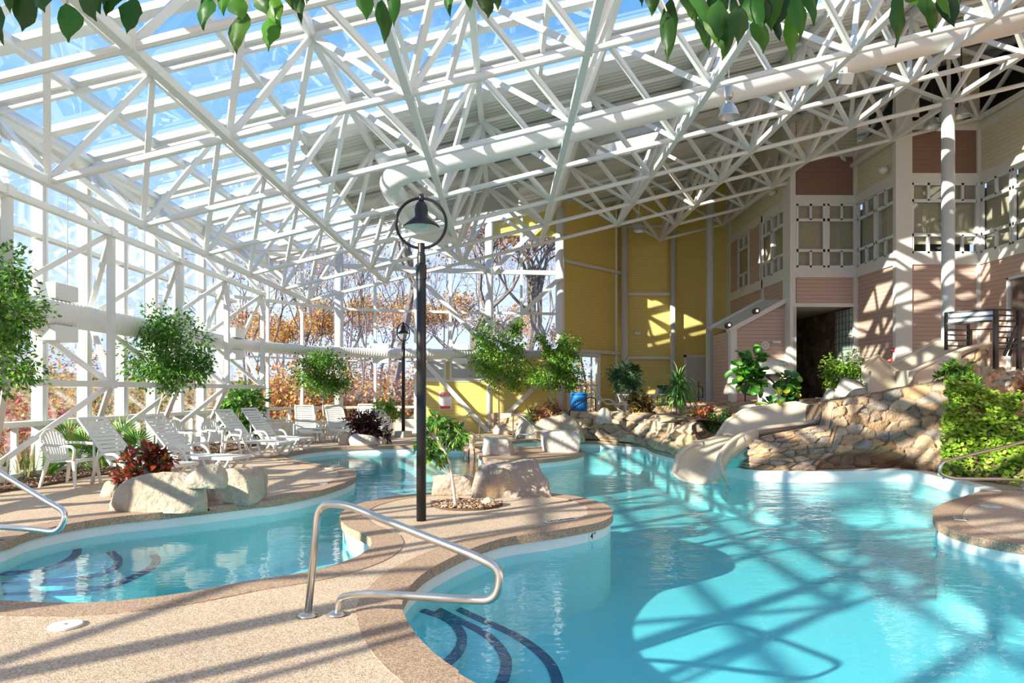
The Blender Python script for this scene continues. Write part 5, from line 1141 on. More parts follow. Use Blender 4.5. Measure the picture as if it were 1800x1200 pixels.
def bush(name, label, blobs, n_, L, W, pal, seed, cat='bush', stems=True, **k):
    c, R = blobs[0]; zb = min(c_[2]-r_[2] for c_, r_ in blobs)-.05; t = thing(name, label, cat, (c[0], c[1], zb)); m = MB(); rr = random.Random(seed)
    for c_, R_ in blobs:
        for q in range(4): m.path([(c[0]+rr.uniform(-.1, .1), c[1], zb), (c_[0]+rr.uniform(-.5, .5)*R_[0], c_[1]+rr.uniform(-.5, .5)*R_[1], c_[2]+rr.uniform(-.2, .5)*R_[2])], [.016, .008], 5)
    m.build('stems', BARK, t); blob_leaves(blobs, n_, L, W, pal, seed, **k).build('foliage', LEAF, t, fix=False); return t
CROT = [(.30, .04, .02), (.40, .07, .03), (.18, .03, .02), (.10, .06, .03), (.20, .12, .04)]
bush('croton', 'dark red and brown croton growing behind the big tan boulder', blobpx([(285, 808, 9.7, 14, 18), (268, 797, 9.7, 14, 12), (272, 826, 9.7, 16, 16), (225, 812, 9.5, 8, 12), (222, 836, 9.4, 15, 12), (246, 832, 9.5, 16, 12)]), 400, .14, .08, CROT, 31, clus=40, down=-.2, spread=.35)
bush('purple_bush', 'round dark purple leaved bush behind the far pool boulders', blobpx([(632, 745, 19.9, 24, 18), (655, 755, 19.9, 24, 16), (672, 765, 19.8, 14, 10), (640, 765, 19.8, 26, 10), (650, 742, 20, 20, 14)]), 1500, .16, .055, [(.05, .018, .022), (.08, .025, .03), (.03, .012, .016), (.12, .05, .04)], 33, clus=70, down=-.1, spread=.3)
bush('croton', 'pink and rust leaved croton on the rocks below the bright fig tree', blobpx([(955, 722, 22.6, 16, 12), (972, 718, 22.6, 14, 12), (962, 734, 22.5, 22, 9), (985, 733, 22.6, 8, 9)]), 460, .20, .10, [(.60, .22, .16), (.70, .34, .22), (.36, .14, .08), (.55, .45, .20)], 35, clus=40, spread=.3)
bush('croton', 'dark croton with yellow leaf tips at the edge of the rock terrace', blobpx([(1120, 700, 20.6, 12, 12), (1116, 716, 20.6, 10, 12), (1130, 722, 20.5, 16, 14), (1135, 708, 20.6, 9, 12)]), 460, .16, .09, [(.16, .06, .03), (.10, .06, .02), (.24, .10, .05), (.62, .52, .08), (.30, .26, .06)], 37, clus=34, spread=.3)
bush('croton', 'orange and yellow leaved croton beside the lower slide', blobpx([(1228, 730, 16.9, 13, 10), (1240, 720, 16.9, 11, 10), (1235, 738, 16.8, 16, 8), (1250, 734, 16.9, 9, 8)]), 420, .15, .09, [(.80, .36, .10), (.75, .52, .16), (.60, .10, .05), (.35, .20, .08), (.80, .60, .30)], 39, clus=36, spread=.3)
bush('shrub', 'low dark green shrub between the orange croton and the slide', blobpx([(1262, 740, 16.4, 13, 12), (1275, 728, 16.6, 10, 8), (1252, 752, 16.2, 8, 8)]), 420, .13, .05, GREEN, 41, clus=30)
t = bush('flowering_bush', 'bright green bush with white flowers beside the dark entrance', blobpx([(1485, 645, 16.9, 28, 24), (1500, 640, 16.8, 18, 20), (1468, 660, 16.9, 18, 20), (1478, 680, 16.8, 18, 16), (1455, 650, 17, 8, 8)]), 2600, .10, .05, BRIGHT, 43, clus=80)
blob_leaves(blobpx([(1500, 632, 16.5, 16, 14), (1485, 675, 16.5, 14, 14)]), 330, .05, .045, [(.85, .82, .76), (.80, .74, .66)], 44, clus=30).build('flowers', LEAF, t, fix=False)['kind'] = 'stuff'
# fiddle leaf fig
def big_leaves(blobs, n_, L, W, pal, seed):
    r = random.Random(seed); m = MB(); cols = []
    for k in range(n_):
        c, R = blobs[r.randrange(len(blobs))]; v = Vector((r.gauss(0, 1), r.gauss(0, 1), r.gauss(0, 1))).normalized(); p = Vector(c)+Vector((v.x*R[0], v.y*R[1], v.z*R[2]))*r.uniform(.5, .95)
        d = (v*.8+Vector((r.gauss(0, .4), r.gauss(0, .4)-.2, r.gauss(0, .4)+.1))).normalized(); u = Vector((r.gauss(0, .4), -.6+r.gauss(0, .3), .8)); s = d.cross(u).normalized(); u = s.cross(d); l, w = L*r.uniform(.7, 1.15), W*r.uniform(.8, 1.1); vs = []; cc = [x*r.uniform(.75, 1.25) for x in pal[r.randrange(len(pal))]]; q = p.copy(); dd = d.copy()
        for f, ww in ((0, .06), (.15, .42), (.32, .66), (.5, .84), (.68, 1), (.84, .94), (.95, .62), (1, .12)):
            q = p+d*l*f-Vector((0, 0, .18*l*f*f))
            for e_ in (-1, -.5, 0, .5, 1): vs.append(q+s*(w/2*ww*e_)+u*(w*.14*abs(e_)+.03*w*math.sin(f*20+e_*2)))
        m.add(vs, [(i*5+j, i*5+j+1, (i+1)*5+j+1, (i+1)*5+j) for i in range(7) for j in range(4)]); cols += [cc+[1]]*40
    m.col = np.clip(np.array(cols), 0, 1); return m
b0 = P(1400, 738, 15.6); t = thing('fiddle_leaf_fig', 'glossy fiddle leaf fig with big round leaves in front of the mushroom', 'plant', b0); Y = 15.6
m = MB()
for pl in ([(1400, 738), (1388, 705), (1360, 672), (1335, 650), (1318, 628)], [(1392, 715), (1385, 690), (1382, 668)], [(1345, 660), (1308, 662)], [(1398, 725), (1352, 712)]): m.path(smooth_line([P(u, v, Y) for u, v in pl], .1), .022, 6)
m.build('stems', mat('dark stem', (.07, .05, .035), .8), t, True)
big_leaves(blobpx([(1322, 626, Y, 18, 8), (1303, 645, Y, 12, 10), (1320, 652, Y, 16, 14), (1328, 668, Y, 9, 12), (1324, 632, Y, 10, 9), (1312, 672, Y, 14, 8)]), 120, .25, .19, [(.05, .20, .02), (.08, .28, .03), (.035, .13, .02), (.20, .40, .05)], 46).build('foliage', mat('glossy leaf', (.1, .3, .05), .38, attr=True, trans=.2), t, True, fix=False)
big_leaves(blobpx([(1384, 668, Y, 12, 8), (1388, 682, Y, 12, 10), (1384, 693, Y, 10, 9), (1372, 700, Y, 10, 10), (1352, 712, Y, 7, 5)]), 90, .23, .17, [(.04, .16, .03), (.06, .22, .03), (.30, .46, .04), (.03, .11, .02)], 47).build('foliage', MATS['glossy leaf'], t, True, fix=False)
# strap-leaved plants
def blades(name, label, base, n_, L, W, pal, seed, elev=(20, 85), droop=.8, cat='plant', crown=0.0, trunk=None, seg_=6, spread=0.05, ymat=None):
    r = random.Random(seed); base = Vector(base); t = thing(name, label, cat, base); m = MB(); cols = []
    for k in range(n_):
        a, e_ = r.uniform(0, 2*pi), math.radians(r.uniform(*elev)); l = L*r.uniform(.7, 1.1); d = Vector((math.cos(a)*math.cos(e_), math.sin(a)*math.cos(e_), math.sin(e_))); s = Vector((-math.sin(a), math.cos(a), 0))
        p = base+Vector((r.uniform(-1, 1)*spread, r.uniform(-1, 1)*spread, crown+(r.uniform(-.5, 0)*trunk if trunk else 0))); vs = []; c = [x*r.uniform(.7, 1.2) for x in pal[r.randrange(len(pal))]]
        for i in range(seg_+1):
            f = i/seg_; w = W*(math.sin(pi*min(1, .15+f*.85))**.6)*(1-f*.5) if i < seg_ else .001; vs += [p-s*w/2, p+s*w/2]; cols += [c+[1], c+[1]]
            p = p+d*(l/seg_); d = (d+Vector((0, 0, -droop/seg_*(1+f)))).normalized()
        m.add(vs, [(2*i, 2*i+1, 2*i+3, 2*i+2) for i in range(seg_)])
    m.col = np.clip(np.array(cols), 0, 1); m.build('foliage', LEAF, t, fix=False)
    if trunk: mm = MB(); mm.path([base, base+Vector((0, 0, crown))], .07, 10); mm.build('trunk', BARK, t, True)
    return t
b0 = P(1192, 742, 19.0); b0.z = .70
blades('yucca', 'tall yucca with long drooping strap leaves on the rock terrace', b0, 230, .85, .055, [(.10, .30, .06), (.18, .42, .08), (.30, .52, .16), (.06, .20, .05)], 51, (5, 85), 1.9, crown=1.0, trunk=1.1)
b0 = P(935, 742, 22.8); blades('palm_shrub', 'spiky green palm leaning over the rocks left of the pink croton', b0, 46, .75, .06, [(.25, .45, .08), (.10, .26, .05)], 52, (10, 70), .6)
def fan_palm(name, label, base, leaves_, seed):
    r = random.Random(seed); base = Vector(base); t = thing(name, label, 'plant', base); st_ = MB(); m = MB(); cols = []
    for (dx, dy, dz_, R) in leaves_:
        c = base+Vector((dx, dy, dz_)); st_.path([base, base.lerp(c, .5)+Vector((0,0,.06)), c], .008, 5); nn = Vector((dx*.6+.25, dy-.6, .35)).normalized(); up_ = Vector((dx, dy, abs(dz_)+.1)).normalized(); s = nn.cross(up_).normalized(); up_ = s.cross(nn)
        for k in range(26):
            a = -2.3+4.6*k/25; d = up_*math.cos(a)+s*math.sin(a); q = (up_*-math.sin(a)+s*math.cos(a)); l = R*r.uniform(.85, 1.05); cc = [(.16, .38, .05), (.30, .50, .08), (.10, .26, .04)][r.randrange(3)]
            m.add([c, c+d*l*.55-q*.02+nn*.02, c+d*l*.55+q*.02-nn*.01, c+d*l-nn*.02*R], [(0,1,3), (0,3,2)]); cols += [list(cc)+[1]]*4
    m.col = np.array(cols); st_.build('stems', mat('green stem', (.2, .35, .1), .6), t); m.build('foliage', LEAF, t, fix=False)
fan_palm('fan_palm', 'spiky fan palm growing behind the nearest armchair', (-7.75, 12.7, .05), [(-.1, -.1, .62, .50), (.25, -.15, .50, .45), (-.35, .0, .45, .42), (.1, -.2, .28, .42), (.45, .0, .35, .38), (-.2, -.2, .2, .35)], 5)
fan_palm('fan_palm', 'darker fan palm between the first two loungers', (-7.6, 14.0, .05), [(0, -.1, .58, .48), (.3, -.1, .42, .42), (-.25, -.1, .35, .4), (.1, -.15, .2, .38)], 6)
blades('snake_plant', 'upright yellow edged snake plant in the mulch bed at the left edge', G(43, 842), 26, .62, .045, [(.30, .36, .12), (.50, .48, .20), (.14, .22, .08)], 61, (68, 88), .15, spread=.16)
blades('snake_plant', 'second thin clump of snake plant nearer the left picture edge', G(4, 852), 12, .5, .04, [(.30, .36, .12), (.20, .28, .10)], 62, (60, 86), .2, spread=.12)
# bromeliads at the right edge
b0 = P(1812, 690, 10.8); blades('bromeliad', 'rust and orange bromeliad above the ivy at the right edge', b0, 60, .36, .085, [(.50, .16, .05), (.35, .10, .05), (.62, .34, .10), (.25, .10, .05)], 71, (15, 85), .7)
b0 = P(1815, 725, 10.3); blades('bromeliad', 'salmon pink bromeliad just above the ivy at the right edge', b0, 34, .34, .12, [(.78, .42, .32), (.70, .35, .26)], 72, (5, 75), .9)
# ivy bank
def ivy_z(x, y): return 0
bank = MB(); NX, NY = 34, 16; bl0 = [G(1660, 842), G(1700, 843), G(1745, 848), G(1800, 856), G(1900, 866)]; bl0 = smooth_line(bl0, .15)
zt_ = [P(1668, 668, 12.6), P(1700, 672, 12.9), P(1745, 690, 13.4), P(1800, 690, 13.4), P(1900, 690, 13.2)]; zt_ = smooth_line(zt_, .15)
def bankp(s, t_):
    a = bl0[min(len(bl0)-1, int(s*(len(bl0)-1)))]; b = zt_[min(len(zt_)-1, int(s*(len(zt_)-1)))]; p = a.lerp(b, t_); p.z = lerp(0, b.z-.10, t_**.62); p.y += .12*noise.noise(Vector((s*9, t_*5, 3))); return p
bank.grid(lambda a, b: bankp(a, b), NX, NY); o = bank.build('stone_planter_bank', GRAVEL, None, True); tag(o, 'soil and stone bank hidden beneath the bright green ivy', 'bank')
r_ = np.random.default_rng(77); ps = []; ds = []
for k in range(6600):
    s, t_ = r_.random(), (r_.random() if k < 5200 else r_.uniform(.86, 1.0))
    if k < 5200 and noise.noise(Vector((s*6, t_*4, 1))) < -.42: continue
    p = bankp(s, t_); ps.append(p+Vector((r_.normal()*.05, -abs(r_.normal())*.09, abs(r_.normal())*.06))); ds.append((r_.normal()*.7, -1+r_.normal()*.5, -.3+r_.normal()*.7))
up_ = r_.normal(size=(len(ps), 3))*.45+[0, -.5, 1]
tag(leaves(ps, ds, up_, .085, .075, [(.36, .58, .05), (.50, .68, .08), (.26, .46, .04), (.58, .66, .12), (.16, .32, .03)], 78, rnd=True).build('ivy', LEAF, None, fix=False), 'bright yellow green ivy covering the bank at the right edge', 'ivy')
bush('philodendron', 'dark green leafy plant trailing over the beige upper flume', blobpx([(1688, 655, 13.6, 20, 13), (1662, 668, 13.5, 14, 9), (1672, 645, 13.7, 12, 8), (1705, 680, 13.4, 16, 16), (1720, 700, 13.3, 14, 12)]), 900, .13, .06, GREEN+BRIGHT[:1], 81, clus=50)

# mulch
MULCH = mat('bark chips', (.2, .1, .06), .9, attr=True)
def mulch(name, label, poly, n_, seed, bedz=.03):
    r = random.Random(seed); m = MB(); m.prism([(p.x, p.y) for p in poly], .002, bedz); cols = [[.10, .06, .04, 1]]*len(m.v); xs = [p.x for p in poly]; ys = [p.y for p in poly]; k = 0
    pal = [(.34, .19, .12), (.22, .11, .07), (.46, .30, .20), (.15, .08, .05), (.60, .44, .32)]
    def inside(x, y):
        c = False
        for a, b in zip(poly, poly[-1:]+poly[:-1]):
            if (a.y > y) != (b.y > y) and x < (b.x-a.x)*(y-a.y)/(b.y-a.y)+a.x: c = not c
        return c
    while k < n_:
        x, y = r.uniform(min(xs), max(xs)), r.uniform(min(ys), max(ys))
        if not inside(x, y): continue
        l = r.uniform(.02, .055); M = Matrix.Rotation(r.uniform(0, pi), 3, 'Z') @ Matrix.Rotation(r.uniform(-.5, .5), 3, 'Y'); m.box((x, y, bedz+r.uniform(0, .025)), (l, l*r.uniform(.3, .6), .008), rot=M); cols += [list(pal[r.randrange(5)])+[1]]*8; k += 1
    m.col = np.array(cols); o = m.build(name, MULCH, None, fix=False); tag(o, label, 'mulch', kind='stuff')
ce = G(820, 889.5); mulch('mulch_bed', 'brown wood chip bed round the sapling on the peninsula', [Vector((ce.x+.46*math.cos(a)*(1+.1*math.sin(3*a)), ce.y+.36*math.sin(a), 0)) for a in np.linspace(0, 2*pi, 25)[:-1]], 900, 3)
mulch('mulch_bed', 'brown wood chip bed along the left glass wall', [G(-80, 885), G(0, 866), G(60, 857), G(112, 848), G(150, 838), V2(-6.7, 13.2), V2(-6.9, 16), V2(-6.9, 19.8), V2(-8.18, 19.8), V2(-8.18, 8.6)], 5200, 4)

# ---------------------------------------------------------------- swimmer
SKIN = mat('skin', (.72, .44, .33), .5)
X_, Y_ = P(829, 790, 18.2).x, 18.2
t = thing('person', 'swimmer with short fair hair and black swimsuit seen from behind in the pool', 'person', (X_, Y_, -.97))
def skinned(name, nodes, edges, m_, parent, root=0, sub=2):
    me = bpy.data.meshes.new(name); off = ORIG[parent.name]; me.from_pydata([tuple(Vector(p)+Vector((X_, Y_, 0))-off) for p, r in nodes], edges, []); o = bpy.data.objects.new(name, me); COL.objects.link(o); o.parent = parent
    sk_ = o.modifiers.new('skin', 'SKIN'); sk_.use_smooth_shade = True
    for i, (p, r) in enumerate(nodes): me.skin_vertices[0].data[i].radius = r if isinstance(r, tuple) else (r, r)
    me.skin_vertices[0].data[root].use_root = True; s_ = o.modifiers.new('sub', 'SUBSURF'); s_.levels = sub; s_.render_levels = sub; me.materials.append(m_); return o
N_ = [((0, 0, -.62), (.15, .11)), ((0, .0, -.42), (.125, .09)), ((0, .01, -.22), (.14, .10)), ((0, .01, -.09), (.145, .085)), ((0, .01, -.01), (.055, .055)), ((0, .03, .05), (.05, .055)), ((0, .04, .13), (.075, .092)), ((0, .035, .21), (.066, .08)),
      ((-.17, .01, -.07), .05), ((-.23, .06, -.25), .042), ((-.20, .22, -.36), .032), ((-.15, .34, -.33), .028), ((.17, .01, -.07), .05), ((.23, .06, -.25), .042), ((.20, .22, -.36), .032), ((.15, .34, -.33), .028),
      ((-.10, .03, -.70), .08), ((-.12, .30, -.62), .062), ((-.12, .22, -.88), .042), ((-.12, .32, -.94), .032), ((.10, .03, -.70), .08), ((.12, .30, -.62), .062), ((.12, .22, -.88), .042), ((.12, .32, -.94), .032)]
E__ = [(0,1),(1,2),(2,3),(3,4),(4,5),(5,6),(6,7),(3,8),(8,9),(9,10),(10,11),(3,12),(12,13),(13,14),(14,15),(0,16),(16,17),(17,18),(18,19),(0,20),(20,21),(21,22),(22,23)]
for s in (-1, 1):                                   # fingers
    k0 = 11 if s < 0 else 15
    for f in range(5):
        i = len(N_); bx_ = s*.15+(f-2)*.014; N_ += [((bx_, .39, -.33), .008), ((bx_*1.0, .42+(.02 if f in (1, 2, 3) else 0), -.335), .006)]; E__ += [(k0, i), (i, i+1)]
skinned('body', N_, E__, SKIN, t)
m = MB(); off_ = Vector((X_, Y_, 0))
def ell(c, R, cut=None, n1=20, n2=12):
    mb = MB(); vs = []
    for i in range(n2+1):
        for j in range(n1):
            e_ = -pi/2+pi*i/n2; a = 2*pi*j/n1; vs.append(off_+Vector(c)+Vector((R[0]*math.cos(e_)*math.cos(a), R[1]*math.cos(e_)*math.sin(a), R[2]*math.sin(e_)))*(1+.06*noise.noise(Vector((a*2, e_*3, 1)))))
    mb.add(vs, [(i*n1+j, i*n1+(j+1) % n1, (i+1)*n1+(j+1) % n1, (i+1)*n1+j) for i in range(n2) for j in range(n1)]); return mb
ell((0, .015, .185), (.085, .098, .105)).build('hair', mat('fair hair', (.62, .48, .34), .6, noise_=[(40, (.45, .33, .22), .45, .65)]), t, True)
m = ell((0, .05, .10), (.012, .018, .012)); m.v = [(p[0], p[1]+.088, p[2]) for p in m.v]; m.build('nose', SKIN, t, True)
for s in (-1, 1): ell((s*.078, .035, .115), (.012, .02, .03)).build('ear', SKIN, t, True); ell((s*.03, .122, .135), (.011, .008, .008)).build('eye', mat('eye', (.05, .05, .05), .3), t, True)
ell((0, .125, .065), (.024, .008, .008)).build('mouth', mat('lips', (.55, .22, .2), .5), t, True)
m = MB()
rings = [(-.66, .158, .118), (-.5, .137, .10), (-.40, .134, .098), (-.28, .146, .106)]; vs = [off_+Vector((a*math.cos(q), .003+b*math.sin(q), z)) for z, a, b in rings for q in np.linspace(0, 2*pi, 25)[:-1]]
m.add(vs, [(i*24+j, i*24+(j+1) % 24, (i+1)*24+(j+1) % 24, (i+1)*24+j) for i in range(3) for j in range(24)])
for s in (-1, 1): m.path([off_+Vector((s*.07, -.095, -.28)), off_+Vector((s*.065, -.088, -.12)), off_+Vector((s*.05, -.05, -.03)), off_+Vector((s*.05, .07, -.05)), off_+Vector((s*.07, .11, -.22))], .011, 6)
m.build('swimsuit', mat('black swimsuit', (.012, .012, .015), .6), t, True)
t.scale = (1.18, 1.18, 1.18); t.location.z = -1.10

# ---------------------------------------------------------------- leaves hanging close above the camera
LY = 2.0
t = thing('overhead_branch', 'dark green leaves hanging into the top of the view on thin twigs', 'branch', P(900, -120, LY))
specs = []   # u, v of the stalk end, length px, width px, lean px
for u, v, l, w, s in [(-4,8,62,26,4),(18,-28,52,22,4),(50,-10,66,40,-6),(70,-22,50,40,20),(118,6,60,48,0),(142,-30,60,40,24),(166,-26,50,34,12),(205,-26,52,40,-16),(236,-5,66,38,-8),(190,-30,44,30,0),(268,-40,30,20,0),
    (362,-10,62,40,0),(398,-30,60,30,0),(425,18,74,44,-8),(415,-8,50,36,14),(450,-20,50,36,30),(478,28,70,38,4),(470,-12,60,34,26),(500,-30,50,30,24),(529,-8,54,16,4),(548,-40,44,22,-10),(640,-22,56,32,4),(672,0,70,30,3),(690,-22,60,24,2),(655,-30,40,26,-10),
    (790,-25,56,20,2),(824,-18,40,16,2),(852,-22,50,32,5),(865,-30,46,26,10),(983,-30,32,8,0),(1030,-36,38,10,0),(1080,-34,36,10,0),(1122,-28,46,20,2),(1150,-25,48,26,-4),(1180,-5,110,30,-6),(1172,20,88,28,-2),(1205,-18,70,40,10),
    (1225,30,72,30,14),(1215,-20,90,40,30),(1245,-15,80,44,0),(1262,0,82,40,-6),(1280,40,62,26,-8),(1240,20,70,30,30),(1290,-20,80,46,10),(1300,10,78,44,-14),(1316,-15,70,40,16),(1332,30,72,34,0),(1330,-20,70,46,6),(1352,20,56,28,14),(1355,-30,84,40,0),
    (1375,-16,60,36,-10),(1390,20,78,30,2),(1400,-10,74,36,6),(1408,-30,84,34,10),(1385,-28,70,40,-16),(1420,-30,60,24,8),(1268,-25,70,50,-20),(1547,-40,52,14,0),(1582,-12,84,40,-4),(1600,-32,50,40,20),(1630,-15,70,46,6),(1655,-12,66,36,12),(1640,-34,60,40,30),(1672,-34,50,30,6)]:
    specs.append((u, v, l, w, s))
tw = MB(); rr = random.Random(8)
lf = MB(); lcol = []
k_leaf = 0
for u, v, l, w, s in specs:
    k_leaf += 1
    Yl = LY*rr.uniform(.92, 1.1); k = Yl/F; p = P(u, v, Yl); d = Vector((s*k, rr.uniform(-.35, .15)*l*k, -l*k)); d *= 1.08; w *= .98; L = d.length; d.normalize(); sd0 = Vector((1, rr.uniform(-.5, .5), 0)); sd_ = (sd0-d*sd0.dot(d)).normalized(); nn = sd_.cross(d); W = w*k
    rows_ = [(0, .02), (.08, .5), (.2, .82), (.35, 1), (.5, .95), (.65, .74), (.78, .46), (.88, .20), (1, .01)]; m = MB(); c = [x*rr.uniform(.75, 1.25) for x in ((.03, .10, .010), (.04, .13, .014), (.02, .065, .008), (.07, .19, .014))[rr.randrange(4)]]
    vs = []
    for f, ww in rows_:
        wv = 1+.07*math.sin(f*15+k_leaf*1.7); cvx = .05*W*math.sin(f*6+k_leaf)
        for e_ in (-1, -.5, 0, .5, 1): vs.append(p+d*L*f+sd_*(W/2*ww*e_*wv+cvx)+nn*(W*.20*abs(e_)*ww-.10*L*math.sin(f*3)+.05*W*math.sin(f*13+e_*2+k_leaf)))
    m.add(vs, [(i*5+j, i*5+j+1, (i+1)*5+j+1, (i+1)*5+j) for i in range(8) for j in range(4)]); m.col = np.clip(np.array([c+[1]]*len(vs)), 0, 1); m.build('leaf', LEAF, t, True, fix=False)
    tw.path([p, p+Vector((rr.uniform(-.02, .02), 0, .05)), P(u+rr.uniform(-20, 20), -110, Yl)], .0022, 5)
ra = np.random.default_rng(19); nn_ = 420; uu = ra.uniform(-350, 2150, nn_); vv = ra.uniform(-330, -95, nn_); yy = LY*ra.uniform(.9, 1.25, nn_)
o = leaves([tuple(P(a, b, c)) for a, b, c in zip(uu, vv, yy)], ra.normal(size=(nn_, 3))*.35+[0, 0, -1], ra.normal(size=(nn_, 3))+[0, -1, 0], .10, .065, [(.03, .10, .010), (.04, .13, .014), (.02, .065, .008)], 20).build('foliage', LEAF, t, fix=False); o['kind'] = 'stuff'
for k in range(26):
    a = -350+k*100; tw.path([P(a, -110, LY), P(a+ra.uniform(-60, 60), -220, LY*1.08), P(a+ra.uniform(-90, 90), -330, LY*1.15)], .004, 5)
tw.path([P(-150, -110, LY), P(500, -125, LY*1.02), P(1000, -100, LY), P(1900, -120, LY)], .008, 8)
tw.build('twigs', BARK, t)

# ---------------------------------------------------------------- outside: ground, autumn trees, bushes
GR = mat('leaf litter', (.34, .24, .12), .95, noise_=[(1.2, (.22, .20, .09), .42, .62), (7, (.50, .28, .10), .5, .7)])
m = MB()
def gz(x, y): return -.12+2.6*clamp((y-36)/30)**1.2+2.0*clamp((-x-30)/40)+.25*noise.noise(Vector((x*.1, y*.1, 0)))
xs = np.linspace(-90, 90, 50); ys = np.linspace(-60, 110, 48)
vs = [(x, y, -2.2 if (-7 < x < 14 and 0 < y < 24) else gz(x, y)) for x in xs for y in ys]; m.add(vs, [(i*48+j, (i+1)*48+j, (i+1)*48+j+1, i*48+j+1) for i in range(49) for j in range(47)])
struct('ground', m, GR, True, fix=False)
TB = mat('grey trunk bark', (.20, .16, .15), .9, noise_=[(8, (.10, .08, .075), .4, .65)])
RUST = [(.50, .22, .10), (.58, .30, .12), (.40, .17, .09), (.60, .40, .20)]; ORNG = [(.66, .33, .09), (.70, .44, .13), (.48, .25, .10), (.38, .30, .12), (.50, .20, .10)]; REDP = [(.55, .10, .10), (.65, .20, .18), (.70, .32, .25), (.42, .08, .08)]
def wild_tree(name, seed, H, levels=6, r0=.22, pal=RUST, nl=900, lean=0, ll=.16):
    r = random.Random(seed); t = thing(name, None, 'tree'); m = MB(); tips = []
    def grow(p, d, l, rad, lev):
        q = p+d*l*.5+Vector((r.gauss(0, .05)*l, r.gauss(0, .05)*l, 0)); e_ = p+d*l; m.path([p, q, e_], [rad, rad*.86, rad*.72], 6 if lev < 2 else 4 if lev < 4 else 3, cap=False); tips.append(e_) if lev >= 3 else None
        if lev >= levels: return
        for k in range(3 if lev in (1, 3, 4) else 2):
            a = r.uniform(0, 2*pi); sp_ = r.uniform(.35, .85) if lev else r.uniform(.2, .5); s = d.cross(Vector((math.cos(a), math.sin(a), .3))).normalized(); nd = (d+s*sp_+Vector((0, 0, .10))).normalized(); grow(e_, nd, l*r.uniform(.62, .82), rad*r.uniform(.5, .7), lev+1)
    grow(Vector((0, 0, -.3)), Vector((lean, 0, 1)).normalized(), H*.32, r0, 0); m.build('trunk', TB, t, fix=False)
    rg = np.random.default_rng(seed); i = rg.integers(0, len(tips), nl); ps = np.array([tuple(x) for x in tips])[i]+rg.normal(size=(nl, 3))*.22; leaves(ps, rg.normal(size=(nl, 3))+[0, 0, -.6], rg.normal(size=(nl, 3)), ll, ll*.7, pal, seed).build('foliage', LEAFD, t, fix=False); return t
protos = [wild_tree('oak_tree', 1, 11, 6, .26, RUST, 1500, .08), wild_tree('oak_tree', 2, 12, 6, .30, RUST, 500, -.05), wild_tree('birch_tree', 3, 10, 6, .10, ORNG, 300), wild_tree('maple_tree', 4, 8, 6, .12, ORNG, 2600), wild_tree('bare_tree', 5, 11, 6, .09, RUST, 60)]
spots = [(1, 702, 33, 1.05, 'big dark trunked oak seen just left of the big lamp pole'), (0, 820, 34, 1.0, 'oak with rusty leaves seen left of the white back wall column'), (1, 925, 37.5, 1.05, 'oak with forked trunk seen through the pane next to the yellow siding'), (0, 965, 40, 1.05, 'rusty leaved oak close behind the yellow siding corner'),
    (4, 655, 36, .9, ''), (2, 560, 34, .85, ''), (4, 520, 31, .8, ''), (4, 470, 33, .95, ''), (2, 440, 30, .85, ''), (3, 540, 40, .9, ''), (3, 620, 42, .9, ''), (3, 670, 44, .95, ''), (4, 610, 34, .9, ''), (2, 745, 40, .9, ''), (3, 800, 44, 1.0, ''), (4, 775, 36, .9, ''), (4, 870, 40, 1, ''), (3, 900, 46, .9, ''), (4, 500, 44, 1.1, ''), (2, 590, 48, 1.1, ''),
    (4, 430, 40, 1.0, ''), (4, 395, 30, .8, ''), (3, 490, 37, .75, ''), (3, 450, 39, .8, ''), (4, 690, 50, 1.2, ''), (4, 840, 52, 1.2, ''), (3, 735, 52, 1.0, ''), (4, 945, 48, 1.1, ''), (3, 1030, 40, .8, ''), (4, 640, 30.5, .7, '')]
nm = {0: 'rust leaved oak', 1: 'big oak', 2: 'slender birch', 3: 'orange leaved maple', 4: 'bare tree'}; usedp = set(); r_ = random.Random(5); cnt_ = {}
ords = ['nearest the far glass wall', 'second in depth', 'third in depth', 'fourth in depth', 'fifth in depth', 'sixth in depth', 'seventh in depth', 'eighth in depth', 'ninth in depth', 'tenth in depth', 'eleventh in depth', 'farthest off']
order = sorted(range(len(spots)), key=lambda i: spots[i][2])
for i in order:
    k, u, Y, s, lab = spots[i]; o = protos[k] if k not in usedp else copy_tree(protos[k]); usedp.add(k); x = (u-887)/F*Y; o.location = (x, Y, gz(x, Y)); o.rotation_euler = (0, 0, r_.uniform(0, 6)); o.scale = (s, s, s)
    c = cnt_.get(k, 0); cnt_[k] = c+1; o['label'] = lab or '%s in the autumn wood outside, %s of its kind' % (nm[k], ords[min(c, 11)]); o['group'] = 'autumn trees outside the glass'
def ext_bush(label, x, y, R, H, pal, seed, n_=900, ll=.2, name='autumn_bush'):
    z = gz(x, y); b = [((x, y, z+H*.5), (R, R, H*.5)), ((x+R*.5, y, z+H*.4), (R*.6, R*.6, H*.4)), ((x-R*.5, y+.3, z+H*.4), (R*.6, R*.6, H*.38))]; c = bush(name, label, b, n_, ll, ll*.6, pal, seed, clus=60); 
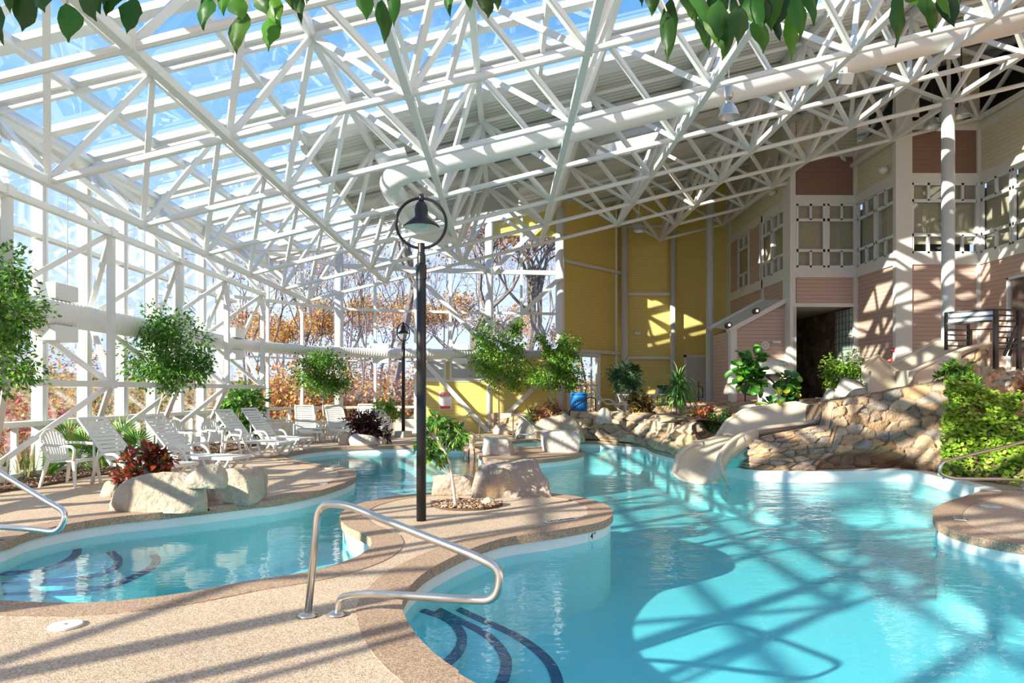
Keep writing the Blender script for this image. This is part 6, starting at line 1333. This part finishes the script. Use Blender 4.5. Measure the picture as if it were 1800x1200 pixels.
for k, (u, Y, R, H, pal, lab) in enumerate([(500, 29, 1.8, 2.4, ORNG, 'orange bush outside behind the far left loungers'), (545, 31, 2.0, 2.9, ORNG, 'orange bush outside behind the slim standard fig'), (620, 31, 2.2, 2.6, ORNG, 'orange bush outside behind the thick left column'), (675, 33, 2.2, 3.0, RUST, 'rust bush outside behind the distant lamp post'), (725, 34, 2.4, 2.6, ORNG, 'yellow orange bush outside behind the big lamp pole'), (440, 30, 2.2, 2.6, RUST, 'rust bush outside at the glass corner'), (790, 40, 3, 3.5, RUST, 'rust bush outside above the blinds'), (900, 42, 3, 4, ORNG, 'orange bush outside beyond the yellow siding'), (1030, 36, 2.2, 3.4, ORNG+GREEN[:1], 'mixed bush seen through the glazed door'), (580, 40, 4, 4.2, ORNG, 'broad orange thicket in the middle of the wood'), (650, 44, 4, 4.5, RUST, 'broad rust thicket in the middle of the wood')]):
    ext_bush(lab, (u-887)/F*Y, Y, R, H, pal, 200+k, 1500, .22)
for k, (x, y, R, H, pal, lab) in enumerate([(-10.6, 12.3, 1.2, 1.9, REDP, 'red leaved bush outside the left glass by the mulch bed'), (-10.8, 15.6, 1.2, 1.7, REDP, 'pink red bush outside the left glass behind the fan palms'), (-14.5, 14.0, 1.6, 3.2, REDP, 'tall pink bush outside the left glass'), (-13.5, 19.5, 1.6, 2.6, ORNG, 'orange bush outside behind the tall fig tree'), (-12.5, 23.0, 1.5, 2.2, RUST+GREEN[:1], 'rust green bush outside behind the bushy plant'), (-14, 27, 2.4, 3.4, ORNG, 'orange bush outside near the left wall corner'), (-19, 27, 3, 4.5, RUST, 'large rust bush outside on the left'), (-21, 20, 3, 3.6, [(.40, .42, .12), (.55, .45, .15)], 'olive yellow bush far outside on the left'), (-17, 17, 1.8, 2.6, [(.55, .45, .18), (.62, .5, .2)], 'straw yellow bush outside on the left'), (-22, 34, 4, 5, RUST, 'large rust thicket outside the chamfered glass')]):
    ext_bush(lab, x, y, R, H, pal, 300+k, 1300, .15)
